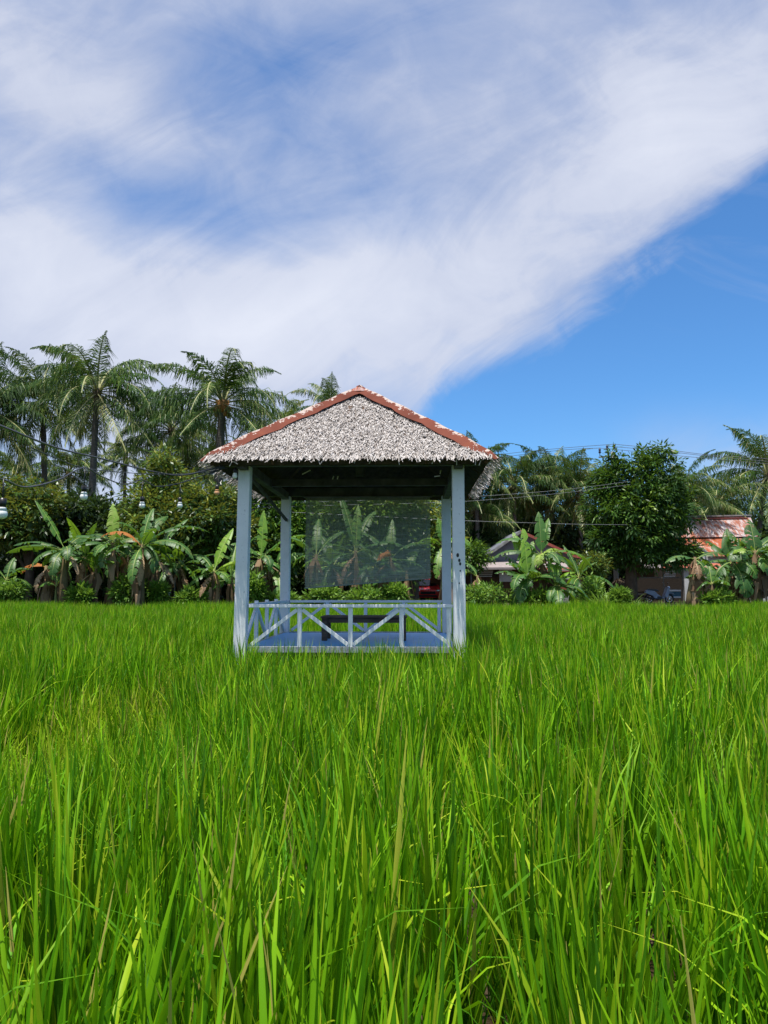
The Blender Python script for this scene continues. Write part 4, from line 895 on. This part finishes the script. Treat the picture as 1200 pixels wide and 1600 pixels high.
banana(88, 915, 31.6, 'tiny banana sucker at the foot of the far left banana plant', [(110, 75, 1.1, .4, .6), (170, 30, .8, 1.4, .6), (20, 40, .7, 1.2, .5)], 56, .06, 0, True, W=.4)

# ------------------------------------------------------------ shrubs and weeds at the field edge
def shrub(px, py, Y, rx, rz, label, seed, m='shrub', n=110, ll=.22, lw=.07, tint=(.1, .8), cat='shrub'):
    c = at(px, py, Y); zb = LAND-.1 if Y > 31.2 else .15; k = Y/1200; root = empty('shrub', (c.x, Y, zb)); tag(root, label, cat, 'shrubs at the far edge of the rice')
    b = MB(); r = np.random.RandomState(seed); z = c.z-zb
    leafcloud(b, r, [(0, 0, z, rx*k, rx*k*.8, rz*k), (rx*k*.5, 0, z-rz*k*.3, rx*k*.6, rx*k*.5, rz*k*.7), (-rx*k*.5, 0, z-rz*k*.35, rx*k*.6, rx*k*.5, rz*k*.65)], n, 14, ll, lw, .18, tint, .0, .05, .5)
    b.build('foliage', m, root); b = MB()
    for i in range(7): a = r.uniform(0, 6.28); b.tube([(0, 0, 0), (.3*rx*k*math.cos(a), .3*rx*k*math.sin(a), z*.7), (.7*rx*k*math.cos(a), .6*rx*k*math.sin(a), z+rz*k*.5)], [.03, .02, .008], 5)
    b.build('stems', 'stem_green', root)
for a in [(12, 922, 31.5, 26, 14, 'feathery light green shrub at the left edge', 61), (126, 928, 31.4, 17, 14, 'rounded bright shrub right of the far left banana stem', 62), (200, 918, 31.6, 26, 24, 'leafy undergrowth shrub between the left banana stems', 63),
          (248, 925, 31.6, 12, 12, 'small shrub under the arching banana leaves', 64), (300, 932, 31.4, 20, 10, 'low round shrub in the dark gap left of the gazebo', 65), (398, 918, 31.4, 16, 20, 'bright shrub between the two left posts', 66),
          (506, 930, 31.5, 24, 13, 'weedy shrub under the left corner of the blind', 67), (570, 932, 31.5, 30, 12, 'weedy shrub under the middle of the blind', 68),
          (618, 926, 31.5, 16, 14, 'leafy weed left of the red car', 69), (762, 930, 31.3, 34, 16, 'wide frothy light green shrub right of the right post', 70), (842, 934, 31.3, 34, 10, 'low dark leaves at the foot of the bright banana clump', 71),
          (925, 928, 32.6, 18, 26, 'climbing shrub over the concrete wall', 72), (1120, 935, 31.3, 24, 8, 'low weeds at the foot of the right banana plants', 73), (968, 932, 31.4, 10, 9, 'small broad leaved weed before the brick pile', 74),
          (440, 936, 31.5, 22, 8, 'low weeds at the foot of the back left post', 75)]:
    shrub(*a)
def grass_clump(px, Y, w, h, n, label, seed, m='shrub'):
    c = at(px, 940, Y); root = MB(); r = np.random.RandomState(seed)
    for i in range(n):
        x = r.normal(0, w*.35); y = r.normal(0, .25); az = math.atan2(r.normal(0, .3), x + r.normal(0, .3)); L = h*r.uniform(.5, 1.1); e = r.uniform(.9, 1.5)
        p = np.array([c.x+x, Y+y, LAND-.1 if Y > 31.2 else .1]); V = []; s = np.array([-math.sin(az), math.cos(az), 0]); d = np.array([math.cos(az), math.sin(az), 0])
        for k in range(5):
            t = k/4; ww = .022*(1-t)+.001; V += [p - s*ww, p + s*ww]; ee = e - 1.3*t; p = p + (d*math.cos(ee)+np.array([0, 0, math.sin(ee)]))*L/4
        root.add(V, [(2*k, 2*k+1, 2*k+3, 2*k+2) for k in range(4)], float(r.uniform(.3, 1)))
    tag(root.build('grass_clump', m), label, 'grass clump', 'shrubs at the far edge of the rice')
grass_clump(948, 31.5, 1.0, 1.3, 260, 'tall light green grass clump before the mango trunk', 81)
grass_clump(985, 31.6, .6, .8, 100, 'shorter grass clump left of the motorbike', 82)
def weeds():
    r = np.random.RandomState(90); b = MB(); n = 5200
    x = r.uniform(-20, 21, n); y = r.uniform(30.9, 34, n); z = np.clip((y-30.8), 0, 1)*LAND; L = r.uniform(.12, .45, n)
    az = r.uniform(0, 6.28, n); P = np.stack([x, y, z-.02], 1); d = np.stack([np.cos(az)*.35, np.sin(az)*.35, np.ones(n)], 1); s = np.stack([-np.sin(az), np.cos(az), 0*az], 1)*.022
    q = np.stack([P-s, P+s, P+d*L[:, None]+s*.2, P+d*L[:, None]-s*.2], 1); b.addq(q, r.uniform(0, 1, n))
    tag(b.build('weeds', 'shrub'), 'short weeds covering the bank at the far field edge', 'weeds', kind='stuff')
weeds()

# ------------------------------------------------------------ houses
def quad(b, pts, tint=.5): b.add(pts, [tuple(range(len(pts)))], tint)
def slab(name, m, parent, pts, th=.06, inv=None):
    """sheet with thickness from a polygon in world coords"""
    b = MB(); P = [Vector(p) for p in pts]; n = (P[1]-P[0]).cross(P[2]-P[0]).normalized()*th; k = len(P)
    if inv: P = [p - inv for p in P]
    b.add(P + [p - n for p in P], [tuple(range(k)), tuple(range(2*k-1, k-1, -1))] + [(i, i+k, (i+1) % k + k, (i+1) % k) for i in range(k)]); return b.build(name, m, parent)
def wbox(name, m, parent, px0, py0, px1, py1, Y, depth, org, **k):
    """box whose front face covers the given region at distance Y"""
    a = at(px0, py0, Y); c = at(px1, py1, Y); b = MB(); z0, z1 = sorted((a.z, c.z))
    b.box(((a.x+c.x)/2-org.x, Y+depth/2-org.y, (z0+z1)/2-org.z), (abs(c.x-a.x), depth, z1-z0)); return b.build(name, m, parent, **k)
def house_grey():
    Y = 50; org = Vector((at(812, 900, Y).x, Y, LAND-.05)); h = empty('grey_gabled_house', org); tag(h, 'grey gabled house with faded pink eave behind the tallest banana plant', 'house')
    pts = [(722, 874), (768, 862), (812, 831), (856, 851), (895, 869), (930, 876)]
    F = [at(x, y, Y) for x, y in pts]; base = [at(930, 882, Y), at(722, 882, Y)]
    slab('gable', 'cement', h, F + base, .1, org)
    for i in range(5):
        a, c = F[i]-org, F[i+1]-org; up = Vector((0, 0, .03)); back = Vector((0, 5.5, 0)); ft = Vector((0, -.45, 0))
        m = 'cement' if i < 2 else 'tin_red'
        o = slab('roof_sheet', m, h, [a+ft+up, c+ft+up, c+back+up, a+back+up], -.05)
        b = MB(); b.bar(a+ft+Vector((0, -.03, -.02)), c+ft+Vector((0, -.03, -.02)), .05, .16, (0, 0, 1)); b.build('barge_board', 'concrete' if i < 2 else 'tin_red', h)
    # awning along the front: fascia lit, wall in its shade
    a = at(670, 887, 48.6)-org; c = at(925, 886, 48.6)-org
    slab('awning', 'tin_pink', h, [a, c, Vector((c.x, -.15, c.z+.42)), Vector((a.x, -.15, a.z+.42))], .05)
    b = MB(); b.bar(a+Vector((0, 0, -.08)), c+Vector((0, 0, -.08)), .04, .10); b.build('fascia', 'tin_pink', h)
    wbox('wall', 'brownwood', h, 672, 882, 925, 945, Y, .2, org)
    v = wbox('window', 'darkwood', h, 745, 888, 778, 902, Y-.05, .04, org)
    for i in range(5): wbox('louvre', 'whitep', v, 748, 889+i*2.7, 771-i*.6, 890.4+i*2.7, Y-.12, .04, org)
    wbox('door', 'whitep', h, 780, 886, 800, 909, Y-.1, .04, org)
    s = MB(); q = at(784, 895, Y-.16)-org; s.box(q, (.10, .01, .16)); s.box(q+Vector((.14, 0, .01)), (.06, .01, .12)); s.build('red_sign', 'redlamp', h)
    for x in (688, 735, 830, 915): wbox('post', 'oldwood', h, x, 884, x+3, 942, 48.8, .12, org)
    # low lean-to at the right
    a = at(852, 893, 46.5)-org; c = at(912, 892, 46.5)-org; slab('lean_to_roof', 'tin_orange', h, [a, c, Vector((c.x, -1.0, c.z+.3)), Vector((a.x, -1.0, a.z+.3))], .04)
    b = MB(); b.bar(a+Vector((0, -.03, .06)), c+Vector((0, -.03, .06)), .04, .10); b.build('lean_to_edge', 'tin_pink', h)
house_grey()
def fence_low():
    Y = 45; org = Vector((at(905, 900, Y).x, Y, LAND-.05)); h = empty('concrete_wall', org); tag(h, 'low concrete wall with brick course and white rail behind the banana sucker', 'wall')
    wbox('wall', 'concrete', h, 872, 926, 934, 944, Y, .2, org); wbox('brick_course', 'brick', h, 872, 914, 930, 926, Y, .18, org)
    wbox('rail', 'whitep', h, 866, 902, 935, 905, Y-.1, .12, org); wbox('post', 'oldwood', h, 931, 900, 934.5, 944, Y-.15, .12, org); wbox('post', 'oldwood', h, 868, 905, 871, 944, Y-.15, .12, org)
    wbox('backboard', 'darkwood', h, 868, 905, 931, 914, Y+.1, .06, org)
fence_low()
def house_rusty():
    Y = 52; org = Vector((at(1120, 900, Y).x, Y, LAND-.05)); h = empty('rusty_roofed_house', org); tag(h, 'house with white and orange rusty metal roof behind the right banana plants', 'house')
    R0, R1 = at(1060, 808, 56.5), at(1172, 806, 56.5); B0, B1 = at(1030, 840, 53.8), at(1184, 838, 53.8)
    slab('upper_roof', 'tin_pale', h, [R0, R1, B1, B0], -.05, org)
    E = [at(1035, 843, 53.7), at(1182, 841, 53.7), at(1176, 869, 51.2), at(1114, 869, 51.2), at(1089, 852, 52.8), at(1040, 852, 52.8)]
    slab('lower_roof', 'tin_rust', h, E, -.05, org)
    b = MB(); b.bar(R0-org+Vector((0, -.1, .02)), R1-org+Vector((0, -.1, .02)), .35, .10); b.build('ridge_cap', 'concrete', h)
    a = at(1085, 811, 56.2)-org; c = at(1166, 810, 56.2)-org; b = MB(); b.bar(a+Vector((0, 0, .02)), c+Vector((0, 0, .02)), .45, .06); b.build('red_ridge_sheet', 'tin_red', h)
    b = MB(); b.bar(at(1088, 853, 52.6)-org, at(1114, 870, 51.0)-org, .08, .18); b.build('barge_board', 'concrete', h)
    slab('back_roof', 'tin_pale', h, [R1+Vector((0, 0, 0)), R0, R0+Vector((0, 4, -2)), R1+Vector((0, 4, -2))], -.05, org)
    wbox('gable_wall', 'darkwood', h, 1050, 850, 1112, 880, 53, .2, org)
    wbox('wall', 'plaster', h, 1068, 868, 1200, 944, 51.8, .2, org)
    w = wbox('window', 'glass', h, 1108, 884, 1126, 902, 51.7, .06, org); wbox('window_frame', 'whitep', w, 1106, 883, 1108, 903, 51.65, .08, org)
    wbox('doorway', 'darkwood', h, 1085, 903, 1130, 944, 51.7, .06, org); w = wbox('window', 'glass', h, 1140, 890, 1152, 908, 51.7, .06, org)
    wbox('brick_base', 'brick', h, 1145, 918, 1165, 942, 51.7, .06, org)
    wbox('tarp', 'bluetarp', h, 1120, 898, 1134, 903, 50.5, .1, org)
    # front awnings
    for nm, m, x0, x1, yt, yb in (('awning', 'tin_orange', 1034, 1096, 874, 887), ('awning', 'tin_pink', 985, 1034, 881, 887), ('awning', 'tin_orange', 1096, 1130, 880, 889), ('awning', 'tin_rust', 1150, 1215, 866, 881)):
        slab(nm, m, h, [at(x0, yb, 47.5), at(x1, yb, 47.5), at(x1-2, yt, 49.5), at(x0+3, yt, 49.5)], .04, org)
    for x in (992, 1036, 1066, 1096, 1160, 1190): wbox('post', 'oldwood', h, x, 887, x+3, 943, 47.8, .12, org)
house_rusty()
def shed():
    Y = 48.5; org = Vector((at(1035, 900, Y).x, Y, LAND-.05)); h = empty('wooden_shed', org); tag(h, 'dark open wooden shed with shelves behind the parked motorbike', 'shed')
    wbox('back_wall', 'darkwood', h, 985, 886, 1070, 944, 50.5, .15, org)
    wbox('board_wall', 'brownwood', h, 985, 888, 1022, 903, Y+.6, .08, org)
    wbox('beam', 'oldwood', h, 1000, 901.5, 1068, 903.5, Y, .1, org)
    for i in range(5): wbox('slat', 'whitep', h, 1042-i*1.5, 890+i*2.6, 1058-i*.8, 891.3+i*2.6, Y, .05, org)
    wbox('white_panel', 'plaster', h, 1068, 886, 1078, 904, Y-.3, .08, org)
    for i in range(8): wbox('plank', 'palewood', h, 1082-i*.3, 904+i*4.7, 1095, 908.2+i*4.7, Y-.3, .06, org)
    wbox('bench', 'bluebar', h, 1040, 924, 1064, 932, Y+.3, .3, org); wbox('bench_rail', 'whitep', h, 1040, 921.5, 1064, 924, Y+.2, .1, org); wbox('bench_rail', 'whitep', h, 1040, 932, 1064, 934, Y+.2, .1, org)
shed()
def crates():
    Y = 45.5; org = Vector((at(1000, 930, Y).x, Y, LAND-.05)); h = empty('plank_stack', org); tag(h, 'short stack of brown planks left of the motorbike', 'plank stack')
    for i in range(6): wbox('plank', 'palewood' if i % 2 else 'brownwood', h, 993+i % 2, 924+i*3.2, 1007-i % 2, 926.6+i*3.2, Y, .8, org)
    Y = 46; org = Vector((at(987, 920, Y).x, Y, LAND-.05)); h = empty('brick_pillar', org); tag(h, 'short red brick pillar right of the mango trunk', 'pillar')
    wbox('shaft', 'brick', h, 983, 912, 990, 944, Y, .3, org); wbox('cap', 'concrete', h, 982, 910, 991, 912, Y-.02, .34, org)
    Y = 45.6; org = Vector((at(970, 925, Y).x, Y, LAND-.05)); h = empty('covered_heap', org); b = MB(); r = np.random.RandomState(8)
    b.sphere((0, 0, .7), .75, 14, 9, (1.0, .7, 1.0)); V = b.v[0]; V += r.normal(0, .05, V.shape)
    b.build('cover', 'under', h, True); b = MB(); b.box((0, 0, .02), (1.5, 1.0, .12)); b.build('pallet', 'brownwood', h)
    tag(h, 'dark covered heap under the mango tree beside the brick pillar', 'heap')
crates()
def white_basin():
    c = at(261, 928, 33); root = empty('basin', (c.x, 33, LAND-.03)); tag(root, 'small white basin on a brown stool in the shade left of the gazebo', 'basin')
    k = c.z-(LAND-.03); b = MB(); b.tube([(0, 0, k-.10), (0, 0, k+.06)], [.10, .14], 14); b.tube([(0, 0, k+.06), (0, 0, k+.08)], [.155, .155], 14); b.build('bowl', 'whitep', root, True)
    st = empty('stool', (c.x, 33.0, LAND-.03)); tag(st, 'brown stool carrying the white basin', 'stool'); b = MB(); b.box((0, 0, k-.13), (.34, .3, .04)); b.build('seat', 'brownwood', st)
    for sx in (-1, 1):
        for sy in (-1, 1): b = MB(); b.box((sx*.14, sy*.12, (k-.15)/2), (.035, .035, k-.15)); b.build('leg', 'brownwood', st)
    b = MB(); q = at(272, 930, 32.6); b.tube([(q.x, q.y, LAND-.1), (q.x+.02, q.y, q.z+.75)], .022, 6); tag(b.build('stake', 'oldwood'), 'thin wooden stake right of the white basin', 'stake')
white_basin()
def far_fence():
    b = MB()
    for (x0, x1) in ((-9.2, -6.3),): b.tube([(x0, 31.5, LAND+.12), ((x0+x1)/2, 31.5, LAND+.10), (x1, 31.5, LAND+.13)], .012, 5)
    tag(b.build('ground_pipe', 'palewire'), 'thin pale pipe lying along the bank left of the gazebo', 'pipe')
far_fence()

# ------------------------------------------------------------ car
def car():
    Y = 49; c = at(669, 940, Y); root = empty('parked_car', (c.x, Y, LAND)); tag(root, 'small red car facing the field, seen between the blind and the right post', 'car')
    W = 1.62; b = MB()
    prof = [(-.0, .28), (-.05, .62), (.05, .80), (.75, .96), (1.45, 1.46), (2.6, 1.52), (3.5, 1.40), (3.75, .9), (3.8, .3)]
    n = len(prof); V = []; F = []
    xs = (-1, -.93, 0, .93, 1)
    for x in xs:
        for (yy, z) in prof:
            tap = (1-.16*max(0, (z-.85)/.6)) ; zz = z - (.03 if abs(x) == 1 else 0); V.append((x*W/2*tap, yy+.06*abs(x)**4, zz))
    for i in range(4):
        for j in range(n-1): F.append((i*n+j, (i+1)*n+j, (i+1)*n+j+1, i*n+j+1))
        F.append((i*n+n-1, (i+1)*n+n-1, (i+1)*n, i*n))
    F += [tuple(range(n)), tuple(range(5*n-1, 4*n-1, -1))]
    b.add(V, F); b.build('body', 'carred', root, bevel=.03)
    b = MB(); b.add([(-.62, .83, 1.035), (.62, .83, 1.035), (.53, 1.38, 1.425), (-.53, 1.38, 1.425), (-.62, .80, 1.055), (.62, .80, 1.055), (.53, 1.35, 1.445), (-.53, 1.35, 1.445)], [(4, 5, 6, 7), (0, 3, 2, 1), (0, 1, 5, 4), (1, 2, 6, 5), (2, 3, 7, 6), (3, 0, 4, 7)]); b.build('windscreen', 'glass', root)
    b = MB(); b.box((0, -.05, .60), (.95, .05, .17)); g = b.build('grille', 'rubber', root, bevel=.02)
    b = MB(); b.box((0, -.03, .40), (1.2, .05, .10)); b.build('bumper_vent', 'rubber', root, bevel=.02)
    for s in (-1, 1):
        b = MB(); b.box((s*.64, .0, .74), (.24, .10, .11)); b.build('headlight', 'chrome', root, bevel=.03)
        b = MB(); b.box((s*.86, 1.15, 1.0), (.14, .08, .10)); b.build('mirror', 'carred', root, bevel=.02)
        b = MB(); b.box((s*.735, 2.1, 1.18), (.02, 1.4, .28)); b.build('side_window', 'glass', root)
        for yy in (.7, 3.1):
            b = MB(); b.torus((s*.74, yy, .30), .22, .08, 'x'); w = b.build('wheel', 'rubber', root, True); b = MB(); b.tube([(s*.70, yy, .30), (s*.79, yy, .30)], .17, 14); b.build('rim', 'chrome', w)
car()
# ------------------------------------------------------------ motorbike
def bike():
    Y = 44.5; c = at(1030, 940, Y); root = empty('motorbike', (c.x, Y, LAND)); tag(root, 'silver and black step-through motorbike parked before the dark shed', 'motorbike')
    for s in (-.62, .62):
        b = MB(); b.torus((s, 0, .29), .24, .05, 'y'); w = b.build('wheel', 'rubber', root, True); b = MB(); b.torus((s, 0, .29), .19, .015, 'y'); b.tube([(s, -.04, .29), (s, .04, .29)], .05, 8)
        for k in range(6): a = k*PI/3; b.tube([(s, 0, .29), (s+.19*math.cos(a), 0, .29+.19*math.sin(a))], .008, 4)
        b.build('rim', 'chrome', w)
    b = MB(); b.prism([(-.85, .62), (-.78, .80), (-.30, .74), (-.08, .52), (.12, .40), (.30, .42), (.34, .30), (-.30, .28), (-.42, .45)], -.10, .10); b.build('body', 'bikesilver', root, bevel=.02)
    b = MB(); b.prism([(.25, .42), (.50, .98), (.62, .92), (.52, .50), (.40, .34)], -.16, .16); b.build('leg_shield', 'bikesilver', root, bevel=.02)
    b = MB(); b.prism([(-.72, .79), (-.68, .86), (-.25, .84), (-.05, .78), (-.05, .70), (-.30, .74)], -.11, .11); b.build('seat', 'bikeblack', root, bevel=.02)
    b = MB(); b.tube([(.62, 0, .29), (.50, 0, .95)], .03, 8); b.build('fork', 'chrome', root)
    b = MB(); b.prism([(.36, .60), (.50, .66), (.85, .62), (.92, .50), (.80, .60), (.60, .62)], -.06, .06); b.build('mudguard', 'bikesilver', root)
    b = MB(); b.tube([(.38, -.30, 1.02), (.48, 0, .98), (.38, .30, 1.02)], .015, 6); b.build('handlebar', 'bikeblack', root)
    b = MB(); b.sphere((.60, 0, .92), .09, 10, 7); b.build('headlight', 'chrome', root, True)
    for s in (-1, 1):
        b = MB(); b.tube([(.42, s*.2, 1.0), (.40, s*.26, 1.16)], .008, 4); b.sphere((.40, s*.27, 1.19), .06, 8, 6, (.3, 1, .7)); b.build('mirror', 'chrome', root)
    b = MB(); b.tube([(-.05, -.12, .28), (-.5, -.14, .30), (-.85, -.15, .40)], [.03, .045, .05], 8); b.build('exhaust', 'bikeblack', root)
    b = MB(); b.box((.0, 0, .33), (.34, .22, .20)); b.build('engine', 'bikeblack', root, bevel=.03)
    root.rotation_euler = (0, 0, math.radians(8))
bike()

# ------------------------------------------------------------ utility pole and power lines
def pole():
    Y = 47; t = at(957, 706, Y); root = empty('utility_pole', (t.x, Y, LAND-.1)); tag(root, 'utility pole whose dark insulators rise above the mango tree', 'utility pole'); H = t.z-LAND+.1
    b = MB(); b.tube([(0, 0, 0), (0, 0, H)], [.16, .10], 12); b.build('shaft', 'concrete', root, True)
    b = MB(); b.bar((-.85, 0, H-.34), (.2, 0, H-.24), .08, .08); b.build('crossarm', 'oldwood', root)
    for px, py in ((937, 702), (948.5, 697), (960, 695)):
        q = at(px, py, Y); b = MB(); x = q.x-t.x; z = q.z-(LAND-.1)
        b.tube([(x, 0, z-.40), (x, 0, z-.2)], .02, 6); b.tube([(x, 0, z-.25), (x, 0, z-.18), (x, 0, z-.12), (x, 0, z-.04), (x, 0, z+.06)], [.06, .085, .05, .08, .04], 10); b.build('insulator', 'insul', root, True)
pole()
def line(pix, label, r=.014, m='wire'): cable('power_line', pix, r, label, 'power line', m, 'overhead power lines')
line([(560, 742, 68), (760, 713, 56), (870, 701, 50), (960, 694, 47)], 'upper power line going left from the pole top over the palms')
line([(560, 748, 68), (760, 718, 56), (870, 704, 50), (937, 700, 47)], 'lower power line going left from the pole top over the palms')
line([(960, 694, 47), (1030, 701, 46.5), (1110, 711, 46), (1200, 717, 45), (1420, 735, 43)], 'upper power line going right from the pole past the mango crown')
line([(948, 697, 47), (1030, 704, 46.5), (1110, 713, 46), (1200, 721, 45), (1420, 740, 43)], 'middle power line going right from the pole past the mango crown')
line([(937, 700, 47), (1000, 706, 46.5), (1070, 713, 46), (1200, 725, 45), (1420, 746, 43)], 'lowest power line going right from the pole past the mango crown')
line([(300, 790, 38), (500, 784, 38), (690, 778, 38), (800, 772, 38), (900, 763, 39), (985, 752, 41)], 'pale wire crossing below the palm crowns right of the gazebo', .007, 'wire2')
line([(300, 796, 38), (500, 790, 38), (690, 785, 38), (800, 778, 38), (900, 768, 39), (985, 757, 41)], 'second pale wire just under the one below the palm crowns', .006, 'wire2')
line([(450, 800, 37), (690, 812, 37), (800, 816, 37), (900, 819, 38), (985, 820, 41)], 'lowest pale wire crossing right of the gazebo above the grey gable', .008, 'wire2')
